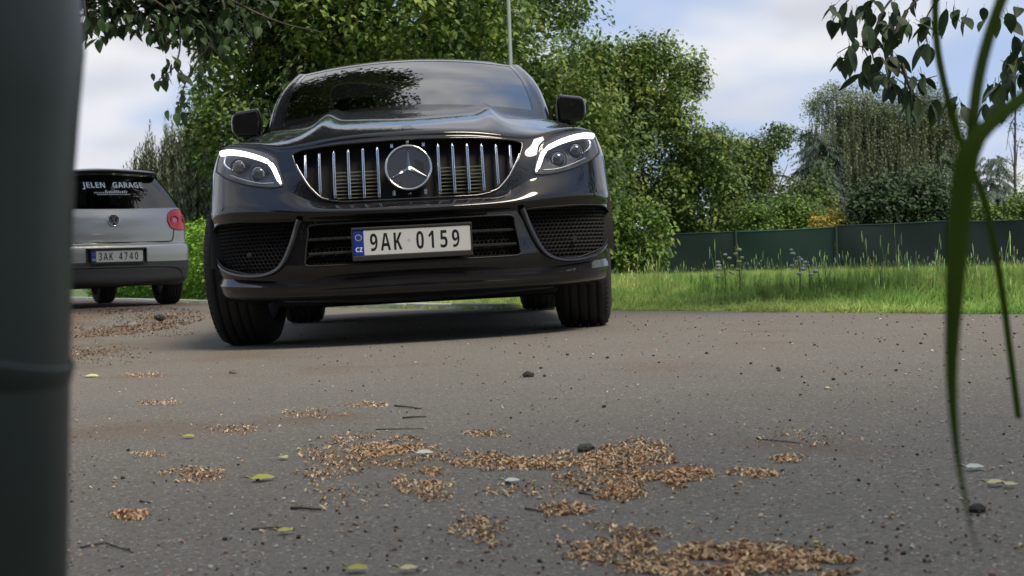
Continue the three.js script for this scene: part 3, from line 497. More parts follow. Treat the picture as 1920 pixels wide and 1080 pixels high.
// ================================================================ the silver hatchback
const font = await new FontLoader().loadAsync('fonts/droid/droid_sans_bold.typeface.json');
{
  const car = thing('silver_hatchback', 'silver hatchback seen from behind, plate 3AK 4740, white lettering on rear window', 'car');
  const HX = -3.99, HZ = -13.9; car.rotation.y = 0.55; car.position.set(HX, ground(HX - 0.3, HZ - 1) , HZ);
  const zb = a => -(0.09 * a ** 2 + 0.09 * a ** 6 + 0.5 * a ** 26);
  const flat = y => [[0, y], [1, y]];
  const lines = [
    { w: 0.80, z: -0.2, y: flat(0.21) }, { w: 0.845, z: -0.035, y: [[0, 0.235], [1, 0.26]] }, { w: 0.868, z: -0.004, y: flat(0.36) }, { w: 0.875, z: 0, y: [[0, 0.462], [0.8, 0.462], [1, 0.475]] },   // 0-3 dark lower bumper
    { w: 0.876, z: 0.0, y: flat(0.565) }, { w: 0.874, z: -0.012, y: flat(0.625) }, { w: 0.872, z: -0.05, y: flat(0.652) },                                                   // 4-6 painted bumper
    { w: 0.871, z: -0.066, y: flat(0.664) }, { w: 0.868, z: -0.07, y: flat(0.78) }, { w: 0.858, z: -0.085, y: [[0, 0.9], [1, 0.91]] }, { w: 0.835, z: -0.12, y: [[0, 1.005], [1, 1.02]] },                    // 7-10 tailgate
    { w: 0.74, z: -0.24, k: 0.8, y: flat(1.19) }, { w: 0.64, z: -0.37, k: 0.7, y: [[0, 1.372], [1, 1.345]] },                                                                 // 11-12 window
    { w: 0.625, z: -0.36, k: 0.6, y: [[0, 1.40], [1, 1.372]] }, { w: 0.61, z: -0.62, k: 0.3, y: [[0, 1.462], [1, 1.41]] }, { w: 0.60, z: -1.5, k: 0, y: [[0, 1.485], [1, 1.42]] }, { w: 0.58, z: -2.2, k: 0, y: [[0, 1.44], [1, 1.38]] },  // 13-16 roof
  ];
  const S = shell(lines, zb), LOWB = [0, 1, 2, 3], UPB = [3, 4, 5, 6], GATE = [6, 7, 8, 9, 10], WIN = [10, 11, 12], FR = [LOWB, UPB, GATE, WIN];
  const fr = (x, y, o = 0) => S.front(FR, x, y, o), RAX = -0.80, archR = p => Math.hypot(p.z - RAX, p.y - 0.31) > 0.355 || Math.abs(p.x) < 0.5;
  part('lower_bumper', S.patch(LOWB, 160, 24, archR), M.bumper, car);
  const bumper = part('bumper', S.patch(UPB, 160, 20, p => archR(p) && !(Math.abs(p.x) < 0.30 && p.y > 0.445 && p.y < 0.598)), M.silver, car);
  part('plate_recess', [grid(20, 6, (u, v) => fr(lerp(-0.305, 0.305, u), lerp(0.44, 0.6, v), -0.02)), box(0.61, 0.012, 0.03, 0, 0.598, -0.008), box(0.012, 0.15, 0.03, -0.302, 0.525, -0.012), box(0.012, 0.15, 0.03, 0.302, 0.525, -0.012)], M.plastic, bumper);
  part('lower_trim', [taperTube([[-0.72, 0.27], [-0.66, 0.38], [-0.5, 0.405], [0, 0.41], [0.5, 0.405], [0.66, 0.38], [0.72, 0.27]].map(([x, y]) => fr(x, y, 0.002)), 0.009, 0.009, 6, 60)], M.plastic, bumper);
  part('tailgate', S.patch(GATE, 160, 40), M.silver, car);
  const gateLine = [[-0.52, 0.80], [-0.53, 0.70], [-0.51, 0.668], [-0.4, 0.662], [0, 0.66], [0.4, 0.662], [0.51, 0.668], [0.53, 0.70], [0.545, 0.80]];
  part('tailgate_gap', [ringTube(gateLine.map(([x, y]) => fr(x * 1.18, y, 0.001)), 0.006, false, 90)], M.dark, car);
  part('rear_window', S.patch(WIN, 60, 24, null, -0.93, 0.93), M.tint, car);
  for (const s of [-1, 1]) part('window_frame', S.patch(WIN, 3, 24, null, s * 0.93, s * 0.965), M.plastic, car);
  for (const s of [-1, 1]) part('rear_pillar', grid(6, 24, (u, v) => { const p = S.S(WIN, s * 0.965, v); p.x += s * (0.035 + 0.02 * (1 - v)) * u; p.z -= u * u * 0.25; return p; }), M.silver, car);
  part('roof', S.patch([13, 14, 15, 16], 60, 30), M.silver, car);
  const spo = u => { const a = (u * 2 - 1) * 0.985, p = S.P(13, a); p.z += 0.05; return p; };
  part('spoiler', [grid(60, 10, (u, v) => { const p = spo(u), t = v * Math.PI * 2, th = 0.022 * (1 - 0.4 * Math.abs(u * 2 - 1) ** 6); return V(p.x, p.y + 0.014 + th * Math.sin(t), p.z - 0.06 + 0.075 * Math.cos(t)); })], phys(rgb(0.012, 0.012, 0.014), 0.3, { clearcoat: 0.7 }), car);
  // tail lights
  for (const s of [-1, 1]) {
    const h = new THREE.Group(); h.name = 'tail_light'; car.add(h), h;
    const poly = outline([[0.575, 0.885], [0.60, 0.965], [0.66, 0.998], [0.76, 1.003], [0.832, 0.985], [0.852, 0.9], [0.857, 0.80], [0.80, 0.785], [0.70, 0.785], [0.61, 0.805]], 60);
    const at = (x, y, o) => { const p = S.S(GATE, clamp(x / 0.862, -1, 1), 0); const q = fr(x, y, 0); q.z += o; return q; };
    const pp = s > 0 ? poly : mirror(poly);
    part('lens', fillPoly(pp, (x, y) => at(x, y, 0.012), 0.008), M.red, h);
    part('wrap_lens', grid(14, 8, (u, v) => { const y = lerp(0.80, 0.985, v), q = at(s * 0.85, y, 0.012); return V(s * (0.853 + 0.012 * Math.sin(u * 1.5)), y, q.z - u * (0.16 - 0.06 * v)); }), M.redDeep, h);
    part('lens_rim', ringTube(pp.filter((_, i) => i % 2 === 0).map(([x, y]) => at(x, y, 0.008)), 0.006, true, 80), M.redDeep, h);
    for (const [x, y, r] of [[0.652, 0.885, 0.046], [0.775, 0.892, 0.042]]) { const c = at(s * x, y, 0.011), yaw = -Math.atan((at(s * (x + 0.03), y, 0).z - at(s * (x - 0.03), y, 0).z) / 0.06) * (s > 0 ? 1 : -1), a = new THREE.TorusGeometry(r, 0.006, 8, 32).rotateY(s * yaw).translate(c.x, c.y, c.z); part('lamp_ring', a, M.redDeep, h); part('lamp_glass', cyl(r * 0.55, r * 0.55, 0.006, 24).rotateX(Math.PI / 2).rotateY(s * yaw).translate(c.x, c.y, c.z + 0.002), phys(rgb(0.5, 0.2, 0.22), 0.2, { clearcoat: 1 }), h); }
  }
  // round badge
  const em = new THREE.Group(); em.name = 'badge'; em.position.copy(fr(0, 0.888, 0.006)); em.rotation.x = -0.1; car.add(em);
  part('disc', cyl(0.058, 0.06, 0.014, 36).rotateX(Math.PI / 2), M.plastic, em); part('ring', new THREE.TorusGeometry(0.057, 0.0055, 10, 48).translate(0, 0, 0.006), M.chrome, em);
  const stroke = (x0, y0, x1, y1) => { const l = Math.hypot(x1 - x0, y1 - y0); return new THREE.BoxGeometry(0.0085, l + 0.006, 0.007).rotateZ(-Math.atan2(x1 - x0, y1 - y0)).translate((x0 + x1) / 2, (y0 + y1) / 2, 0.009); };
  part('letter', [stroke(-0.024, 0.046, -0.001, 0.004), stroke(0.024, 0.046, 0.001, 0.004)], M.chrome, em);
  part('letter', [stroke(-0.048, 0.024, -0.022, -0.044), stroke(-0.022, -0.044, -0.001, -0.004), stroke(0.001, -0.004, 0.022, -0.044), stroke(0.022, -0.044, 0.048, 0.024)], M.chrome, em);
  plate(car, '3AK', '4740', V(0, 0.52, 0.012), 0.05);
  // lettering on the rear window
  const words = (t, size, x, y) => { const g = new TextGeometry(t, { font, size, depth: 0.001, curveSegments: 3 }); g.computeBoundingBox(); g.translate(x - g.boundingBox.max.x / 2, 0, 0); const p = g.attributes.position; for (let i = 0; i < p.count; i++) { const q = S.front([WIN], p.getX(i), y + p.getY(i), 0.004 + p.getZ(i)); p.setXYZ(i, q.x, q.y, q.z); } g.computeVertexNormals(); return g; };
  part('window_lettering', [words('JELEN   GARAGE', 0.06, 0.07, 1.232)], std(rgb(0.75, 0.76, 0.77), 0.5), car);
  { const r = rnd(3), bits = []; for (let i = 0; i < 16; i++) { const x = -0.13 + i * 0.0215, hgt = i < 5 ? 0.02 : 0.026 + 0.02 * r(); bits.push(box(0.013, hgt, 0.002).translate(0, hgt / 2, 0).applyMatrix4(new THREE.Matrix4().makeShear(0, 0, 0.3, 0, 0, 0)).translate(x - 0.01, 1.165, S.front([WIN], x, 1.18).z + 0.004)); } bits.push(box(0.34, 0.006, 0.002, 0.05, 1.16, S.front([WIN], 0, 1.16).z + 0.004)); part('window_emblem', bits, std(rgb(0.7, 0.71, 0.72), 0.5), car); }
  // flanks, cabin, wheels
  const AX2 = RAX - 2.578;
  for (const s of [-1, 1]) {
    part('body_side', grid(110, 30, (u, v) => { const z = lerp(-0.62, -4.15, u), y = lerp(1.0 - 0.12 * sstep(0.75, 1, u), 0.2, v), x = (0.876 - 0.035 * sstep(0.75, 1.02, y) - 0.02 * sstep(0.4, 0.2, y)) * (1 - 0.12 * sstep(-3.4, -4.2, z)); return V(s * x, y, z); }, p => archR(p) && Math.hypot(p.z - AX2, p.y - 0.31) > 0.355), M.silver, car);
    part('side_window', grid(30, 6, (u, v) => { const z = lerp(-0.62, -3.0, u), b = V(s * 0.83, 1.0, z), t = V(s * 0.61, 1.40 - 0.35 * sstep(0.55, 1, u), z); return b.lerp(t, v); }), M.tint, car);
    for (const z of [RAX, AX2]) part('wheel_housing', new THREE.CylinderGeometry(0.36, 0.36, 0.3, 28, 1, true, -Math.PI / 2, Math.PI).rotateZ(Math.PI / 2).rotateX(-Math.PI / 2).translate(s * 0.7, 0.31, z), M.dark, car);
    wheel(car, s * 0.755, 0.312, RAX, 0.316, 0.205, 0.2, 0, 'wheel'); wheel(car, s * 0.755, 0.312, AX2, 0.316, 0.205, 0.2, 0.0, 'wheel');
    const ms = new THREE.Group(); ms.name = 'door_mirror'; car.add(ms); part('mirror_cap', new RoundedBoxGeometry(0.2, 0.14, 0.1, 4, 0.04).translate(s * 0.95, 1.0, -2.75), M.silver, ms);
  }
  part('bonnet', grid(30, 12, (u, v) => V((u * 2 - 1) * 0.8, 1.0 - 0.22 * v * v - 0.06 * (u * 2 - 1) ** 4, lerp(-3.0, -4.1, v))), M.silver, car);
  part('windscreen', grid(20, 8, (u, v) => V((u * 2 - 1) * lerp(0.58, 0.76, v), lerp(1.43, 1.0, v), lerp(-2.2, -3.05, v))), M.tint, car);
  for (const s of [-1, 1]) { const st = new THREE.Group(); st.name = 'seat'; car.add(st); part('backrest', new RoundedBoxGeometry(0.48, 0.6, 0.16, 4, 0.07).translate(s * 0.35, 0.85, -2.0), M.cloth, st); part('headrest', new RoundedBoxGeometry(0.26, 0.16, 0.1, 4, 0.05).translate(s * 0.35, 1.22, -2.0), M.cloth, st); }
  part('floor_pan', [new RoundedBoxGeometry(1.5, 0.2, 3.4, 3, 0.04).translate(0, 0.36, -2.1), box(1.5, 0.02, 3.0, 0, 0.6, -2.0)], M.dark, car);
  part('silencer', [new RoundedBoxGeometry(0.55, 0.16, 0.28, 4, 0.06).translate(-0.15, 0.28, -0.4)], M.dark, car);
}
// ---------------------------------------------------------------- fence of green screening cloth
{
  const clothTex = dataTex(128, (i, j) => { const w = ((i & 3) < 2) === ((j & 3) < 2) ? 1 : 0.72, t = w * (0.9 + 0.2 * hash3(i, j, 2)); return [t, t, t]; }, false, 40);
  const f = thing('screen_fence', 'long fence of dark green screening cloth on posts behind the tall grass', 'fence');
  const tops = [[860, 446], [1150, 441], [1379, 435], [1567, 426], [1780, 417], [2010, 408], [2260, 400]], zAt = px => lerp(38, 29, (px - 860) / 1400);
  const pts = tops.map(([px, py]) => pix(px, py, zAt(px)));
  for (let i = 0; i < pts.length - 1; i++) {
    const a = pts[i], b = pts[i + 1], green = i === 2 ? rgb(0.017, 0.062, 0.045) : i === 1 ? rgb(0.014, 0.042, 0.034) : rgb(0.013, 0.034, 0.03);
    part('screen_panel', grid(24, 8, (u, v) => { const p = a.clone().lerp(b, u), g = ground(p.x, p.z) - 0.05; return V(p.x + 0.03 * Math.sin(u * 9 + i) * Math.sin(v * 3.1), lerp(p.y - 0.015 * Math.sin(u * Math.PI) - (i === 3 ? -0.03 : 0), g, v), p.z + 0.04 * Math.sin(u * 6.3 + i * 2) * Math.sin(v * 3.1)); }), std(green, 0.75, { map: clothTex }), f);
    part('top_hem', ringTube([0, 0.25, 0.5, 0.75, 1].map(u => a.clone().lerp(b, u).add(V(0, 0.008 - 0.015 * Math.sin(u * Math.PI) + (i === 3 ? 0.03 : 0), 0))), 0.012, false, 12), std(i === 2 ? rgb(0.06, 0.13, 0.1) : rgb(0.02, 0.045, 0.038), 0.7), f);
  }
  for (const p of pts) { const g = ground(p.x, p.z); part('post', cyl(0.03, 0.03, p.y - g + 0.3, 12).translate(p.x, (p.y + g) / 2 - 0.08, p.z + 0.035), std(rgb(0.02, 0.035, 0.03), 0.6), f); }
}
// lamp column behind the car
{ const x = (972 - 960) / F * 21, t = thing('metal_pole', 'slim grey green metal column rising behind the black car roof', 'pole'); t.position.set(x, ground(x, -21), -21); M.post = std(rgb(0.3, 0.35, 0.33), 0.55); part('shaft', cyl(0.024, 0.038, 7, 14).translate(0, 3.5, 0), M.post, t); part('base', cyl(0.09, 0.1, 0.9, 14).translate(0, 0.4, 0), M.post, t); part('cap', new THREE.SphereGeometry(0.024, 12, 8).translate(0, 7, 0), M.post, t); }

// ---------------------------------------------------------------- trees and shrubs
const mixed = [...G.mid, ...G.mid, [0.16, 0.22, 0.03], [0.045, 0.1, 0.03]], behind = 'trees beyond the parking place';
tree('broadleaf_tree', 'dense green broadleaf tree rising left of the black car bonnet', 560, 23, 'broad', 3800, [[0.2, 3.2, 0, 1.9, 2.4, 1.7], [1.7, 4.6, 0.2, 2.4, 2.4, 2], [0.2, 5.4, 0, 1.8, 2.2, 1.8], [1.2, 1.7, 0.3, 2.0, 1.5, 1.5], [0.1, 1.2, 0.3, 0.9, 1.1, 0.9]], mixed.map(c => c.map(v => v * 1.2)), { trunkH: 5.5, trunkR: 0.2, seed: 11, gap: 0.44, size: 0.84, group: behind });
tree('broadleaf_tree', 'green broadleaf tree whose crown tops the black car roof', 880, 27, 'broad', 3200, [[0, 4.6, 0, 3.0, 2.4, 2], [-1.6, 3, 0, 2, 2.2, 1.6], [1.6, 3.2, 0, 2, 2.4, 1.6], [0.4, 1.8, 0, 2.6, 1.6, 1.5]], mixed, { trunkH: 5, trunkR: 0.2, seed: 12, gap: 0.45, size: 0.84, group: behind });
tree('broadleaf_tree', 'tallest dense green broadleaf tree behind the fence, right of the black car', 1185, 38, 'broad', 5400, [[0, 4.3, 0, 2.2, 2.5, 1.9], [-1.5, 4.4, 0, 2.1, 2.5, 1.9], [1.3, 3.3, 0, 1.9, 2.2, 1.7], [0.3, 2.1, 0, 3.0, 1.7, 1.7], [-1.9, 2.2, 0, 1.6, 1.7, 1.4], [0.8, 5.4, 0, 1.5, 1.4, 1.4]], mixed, { trunkH: 5.5, trunkR: 0.22, seed: 13, gap: 0.44, size: 0.86, group: behind });
tree('slender_tree', 'loose smaller tree with fine leaves between the tall tree and the birch', 1455, 43, 'broad', 1900, [[0.1, 3.2, 0, 1.1, 1.5, 1], [0.9, 2.2, 0, 1.0, 1.7, 1.1], [-0.9, 2.7, 0, 1.1, 1.8, 1], [0, 1.6, 0, 1.9, 1.2, 1]], [...G.mid, ...G.dark], { trunkH: 3.6, trunkR: 0.09, seed: 14, gap: 0.43, size: 0.85 });
tree('birch_tree', 'tall pale weeping birch with hanging strands of small leaves', 1655, 62, 'strand', 2300, [[-1.2, 6.0, 0, 2.3, 2.6, 2], [1.4, 5.8, 0, 2.4, 2.4, 2], [0, 4.3, 0, 3.1, 2.6, 2], [2.9, 5.2, 0, 1.3, 2.4, 1.3], [-2.4, 4.6, 0, 1.1, 2.0, 1]], [[0.2, 0.25, 0.13], [0.16, 0.21, 0.11], [0.24, 0.28, 0.17]], { trunkH: 7.2, trunkR: 0.16, bark: M.birch, seed: 15, gap: 0.43, size: 1.15, pitch: [-0.1, 0.2], limbs: 9 });
crown(scene.getObjectByName('birch_tree'), 'small', 1300, [[-1.2, 6.9, 0, 2.1, 1.5, 1.8], [1.4, 6.7, 0, 2.2, 1.5, 1.8], [2.9, 6.0, 0, 1.3, 1.4, 1.2], [-2.5, 5.6, 0, 1.0, 1.3, 1]], [[0.17, 0.22, 0.11], [0.22, 0.27, 0.15]], { seed: 16, gap: 0.44, size: 1.2 });
function spruce(label, px, depth, h, R, n, pal, seed) {
  const lobes = []; for (let k = 0; k < 9; k++) { const t = k / 9; lobes.push([0, h * (0.06 + 0.92 * t), 0, R * (1 - t) + 0.15, h * 0.07, R * (1 - t) + 0.15]); }
  return tree('spruce_tree', label, px, depth, 'spruce', n, lobes, pal, { mat: M.needle, trunkH: h * 0.88, trunkR: 0.07, limbs: 0, out: true, pitch: [0.15, 0.4], bias: 0.3, gap: 0.2, seed, size: 1.0 });
}
spruce('bluish spruce standing to the left of the weeping birch', 1540, 46, 5.2, 1.35, 1300, [[0.05, 0.085, 0.06], [0.065, 0.1, 0.075], [0.04, 0.07, 0.045]], 21);
spruce('dark spruce behind the hanging grass blades', 1865, 48, 4.2, 1.7, 900, G.blue, 22);
spruce('dark spruce close to the right side of the weeping birch', 1780, 52, 4.6, 1.5, 700, G.dark, 23);
function shrub(label, px, depth, kind, n, lobes, pal, seed, size = 1, gap = 0.36) { return tree('shrub', label, px, depth, kind, n, lobes, pal, { category: 'shrub', seed, size, gap, trunkH: 0.7, trunkR: 0.03, limbs: 4 }); }
shrub('large dark leafy shrub rising above the right half of the fence', 1690, 36, 'broad', 900, [[0, 1.5, 0, 1.45, 1.15, 0.9], [0.6, 1.7, 0, 0.8, 0.95, 0.8]], G.dark, 31, 0.85);
shrub('bright green shrub over the lighter fence panel', 1460, 37, 'small', 500, [[0, 1.35, 0, 0.9, 0.75, 0.6], [0.7, 1.2, 0, 0.6, 0.7, 0.5]], G.lime, 32, 1.15);
shrub('small yellow flowering shrub at the fence post', 1556, 36, 'small', 160, [[0, 1.25, 0, 0.36, 0.5, 0.3]], G.yellow, 33, 1.0);
shrub('yellow green shrub hugging the fence beside the black car', 1330, 38.5, 'small', 420, [[0, 1.1, 0, 1.0, 0.7, 0.6], [-0.9, 1.2, 0, 0.7, 0.8, 0.5]], G.lime, 34, 1.1);
shrub('mixed green shrub between the black car wing and the fence', 1185, 34, 'broad', 520, [[0, 1.0, 0, 0.9, 1.2, 0.7], [-0.8, 1.6, 0, 0.7, 1.2, 0.7]], [...G.mid, ...G.lime], 35, 0.85);
shrub('green shrub at the far right end of the fence', 1885, 33, 'small', 500, [[0, 1.05, 0, 0.9, 0.7, 0.6], [0.8, 1.2, 0, 0.6, 0.8, 0.6]], [...G.mid, ...G.lime], 36, 1.1);
shrub('dark bushes filling the gap under the small loose tree', 1450, 41, 'broad', 600, [[0, 1.3, 0, 1.7, 1.2, 0.7]], G.dark, 37, 0.9);
{ // bare young tree at the right
  const t = tree('young_bare_tree', 'thin nearly leafless young tree near the right spruce', 1906, 40, 'small', 26, [[0, 3.6, 0, 0.7, 1.6, 0.6]], G.olive, { seed: 41, gap: 0.2, size: 0.7, trunkH: 5.4, trunkR: 0.05, limbs: 9 }); void t;
}
{ // grey green cypress behind the hatchback
  const lobes = []; for (let k = 0; k < 7; k++) lobes.push([(k - 3) * 0.24, 1.15 + 0.3 * Math.sin(k * 2.1) + k * 0.1, (k % 3) * 0.25 - 0.25, 0.58, 1.15 + k * 0.08, 0.5]);
  tree('cypress_shrub', 'grey green feathery conifer with upright shoots behind the silver car', 345, 26.5, 'plume', 1500, lobes, G.pale, { category: 'shrub', mat: M.needle, trunkH: 1.5, trunkR: 0.08, limbs: 3, pitch: [-0.15, 0.3], gap: 0.25, seed: 42, size: 0.9, bias: 0.5 });
}
{ // clipped hedge
  const h = thing('hedge', 'bright green clipped hedge between the silver car and the black car', 'hedge'), r = rnd(77), lobes = [];
  for (let e = 14.2; e < 25; e += 0.45) { const [x, z] = road(e, -0.85); lobes.push([x, ground(x, z) + 0.55 + 0.02 * r(), z, 0.42, 0.62, 0.42]); }
  crown(h, 'small', 4200, lobes, [[0.27, 0.5, 0.035], [0.33, 0.56, 0.045], [0.2, 0.42, 0.035]], { seed: 78, gap: 0.1, size: 0.75, bias: 0.3 });
  part('stems', lobes.map(l => cyl(0.02, 0.03, 0.7, 6).translate(l[0], l[1] - 0.3, l[2])), M.bark, h);
}
// trees on this side of the yard, behind the camera: what the paint and the ground see of them
for (const [x, z, h, s, lb] of [[-5.5, 5.5, 9, 51, 'large leafy tree left of and behind the viewpoint'], [6.5, 13, 8, 52, 'leafy tree right of and behind the viewpoint'], [0.8, 12, 8, 53, 'leafy tree straight back opposite the black car'], [-5, 14, 9, 54, 'tall leafy tree back left of the viewpoint'], [3.7, 2.6, 8.5, 56, 'leafy tree close to the right of the viewpoint'], [-13, 8, 9, 55, 'leafy tree far to the left behind the viewpoint']]) {
  const t = thing('yard_tree', lb, 'tree'); t.position.set(x, ground(x, z), z); const lobes = [[0, h * 0.62, 0, h * 0.38, h * 0.36, h * 0.38], [h * 0.2, h * 0.45, 0.3, h * 0.28, h * 0.25, h * 0.28], [-h * 0.2, h * 0.42, 0, h * 0.28, h * 0.25, h * 0.28]];
  if (s !== 56) lobes.push([0, h * 0.16, 0, h * 0.36, h * 0.14, h * 0.3]); trunk(t, h * 0.7, 0.2, lobes, s); crown(t, 'broad', s === 56 ? 430 : 1500, lobes, s === 56 ? G.mid : G.dark, { seed: s, size: s === 56 ? 1.4 : 1.8, gap: 0.3 });
}

// ---------------------------------------------------------------- the two near trees whose twigs hang into view
function fineLeaf(L, W, fold, droop, bend = 0) {          // smooth-edged leaf along +z with a bent blade and a short stalk
  const n = 9, blade = grid(4, n, (u, v) => { const q = u * 2 - 1, w = W * Math.pow(Math.sin(Math.PI * Math.pow(v, 0.8)), 0.85); return V(q * w + bend * L * v * v, fold * w * Math.abs(q) - droop * L * v * v + 0.03 * W * Math.sin(v * 17 + q * 3), L * v); });
  return merge([blade, taperTube([V(0, 0.004, -L * 0.22), V(0, 0.003, -L * 0.1), V(0, 0, L * 0.04)], 0.0012, 0.0009, 4, 4)]);
}
const bigLeaf = [fineLeaf(0.105, 0.029, 0.2, 0.2, 0.1), fineLeaf(0.09, 0.028, 0.35, 0.32, -0.15), fineLeaf(0.12, 0.026, 0.15, 0.1, 0.05)];
function hangingTree(name, label, foot, h, r, branches, clusters, depth, lobes, n, palette, seed, leafScale) {
  const t = thing(name, label, 'tree'); t.position.set(foot[0], ground(foot[0], foot[1]), foot[1]); const o = t.position, q = rnd(seed);
  trunk(t, h, r, lobes, seed); crown(t, 'broad', n, lobes, palette, { seed, gap: 0.36, size: 1 });
  for (const b of branches) { const pts = b.map(([px, py, d]) => pix(px, py, d ?? depth).sub(o)); part('twig', taperTube(pts, 0.012 * depth / 7, 0.0025 * depth / 7, 6, 30), M.bark, t); }
  const mats = palette.map(c => phys(rgb(...c), 0.55, { transmission: 0.25, thickness: 0, ior: 1.3 }));
  for (const [px, py, rx, ry, cnt] of clusters) for (let i = 0; i < cnt; i++) {
    const a = q() * 6.283, s = Math.sqrt(q()), p = pix(px + Math.cos(a) * rx * s, py + Math.sin(a) * ry * s, depth + (q() - 0.5) * 0.5).sub(o);
    const m = part('leaf', bigLeaf[Math.floor(q() * 3)], mats[Math.floor(q() * mats.length)], t); m.position.copy(p);
    m.rotation.order = 'YXZ'; m.rotation.set(0.5 + 0.95 * q(), q() * 6.283, (q() - 0.5) * 0.9); m.scale.setScalar(leafScale * (0.7 + 0.6 * q()));
  }
  return t;
}
hangingTree('walnut_tree', 'near tree at the yard edge whose dark drooping twigs hang over the silver car', [-4.1, -11.2], 4.6, 0.17,
  [[[60, -140], [150, -30], [165, 45], [190, 75]], [[120, -120], [260, -20], [370, 60], [415, 110]], [[200, -150], [330, 20], [330, 120], [298, 150]], [[260, -130], [420, 10], [350, 150], [330, 210]], [[220, -160], [400, -20], [520, 40], [600, 60]]],
  [[160, 52, 26, 26, 18], [188, 78, 12, 14, 5], [230, 38, 50, 14, 16], [150, 20, 80, 25, 26], [290, 45, 40, 22, 26], [350, 55, 50, 34, 52], [400, 85, 34, 30, 32], [430, 45, 40, 36, 36], [300, 140, 20, 13, 9], [335, 130, 28, 12, 10], [320, 112, 20, 8, 5], [330, 203, 20, 12, 9], [345, 185, 12, 10, 4], [390, 128, 30, 10, 8], [475, 40, 20, 14, 8]],
  11, [[1.2, 5.6, -0.6, 2.0, 1.6, 2.2], [1.9, 5.9, -1.4, 1.4, 1.5, 1.7], [-0.8, 5.2, 0, 1.8, 1.6, 1.8], [1.0, 7.2, 0, 2.4, 1.4, 2.4], [1.3, 7.4, -3.4, 1.9, 1.7, 2.0]], 1500, [[0.03, 0.06, 0.022], [0.045, 0.085, 0.025], [0.05, 0.1, 0.03], [0.028, 0.05, 0.022]], 91, 1.0);
crown(scene.getObjectByName('walnut_tree'), 'broad', 70, [[290, -10], [350, 15], [410, 10], [180, -20]].map(([a, b]) => { const p = pix(a, b, 11.4).sub(scene.getObjectByName('walnut_tree').position); return [p.x, p.y, p.z, 0.3, 0.16, 0.4]; }), [[0.03, 0.06, 0.022], [0.045, 0.085, 0.025]], { seed: 95, gap: 0.2, size: 0.8 });
hangingTree('plum_tree', 'near tree standing beyond the right edge, its dark leafy twigs drooping into the sky', [3.6, -7.6], 3.4, 0.12,
  [[[2050, -160], [1850, -90], [1700, 20], [1665, 80], [1640, 92], [1600, 85], [1570, 100]], [[1850, -90], [1680, -10], [1640, 60], [1640, 120], [1668, 150]], [[1700, 20], [1672, 90], [1680, 125], [1715, 150], [1757, 142]], [[1690, 120], [1712, 175], [1750, 205]], [[1900, -80], [1780, -20], [1735, 40], [1740, 90]], [[2050, -120], [1960, 20], [1905, 100], [1880, 150], [1850, 175]], [[1905, 100], [1890, 170], [1870, 200]], [[1850, -90], [1640, -40], [1570, 25], [1558, 48]]],
  [[1650, 55, 32, 22, 13], [1605, 82, 16, 12, 6], [1576, 104, 12, 12, 4], [1640, 118, 26, 30, 14], [1675, 108, 14, 10, 5], [1693, 148, 30, 18, 13], [1733, 144, 12, 12, 5], [1712, 178, 18, 18, 8], [1752, 196, 12, 14, 4], [1666, 155, 16, 16, 6], [1621, 135, 8, 12, 3], [1700, 62, 12, 20, 4], [1738, 78, 8, 12, 3], [1730, 42, 22, 10, 7], [1570, 36, 24, 10, 5], [1690, 38, 50, 12, 10], [1910, 85, 20, 22, 10], [1900, 122, 26, 22, 12], [1885, 152, 14, 14, 6], [1856, 158, 14, 14, 6], [1862, 190, 18, 10, 6], [1800, 190, 16, 12, 6], [1640, 10, 90, 22, 26], [1850, 20, 80, 24, 16]],
  7.0, [[0.2, 3.6, 0, 1.1, 0.8, 1.2], [-0.8, 3.4, 0.3, 1.0, 0.6, 0.9], [0.7, 4.2, -0.2, 1.2, 0.9, 1.2]], 300, [[0.022, 0.042, 0.02], [0.03, 0.055, 0.022], [0.04, 0.07, 0.03]], 92, 1.02);

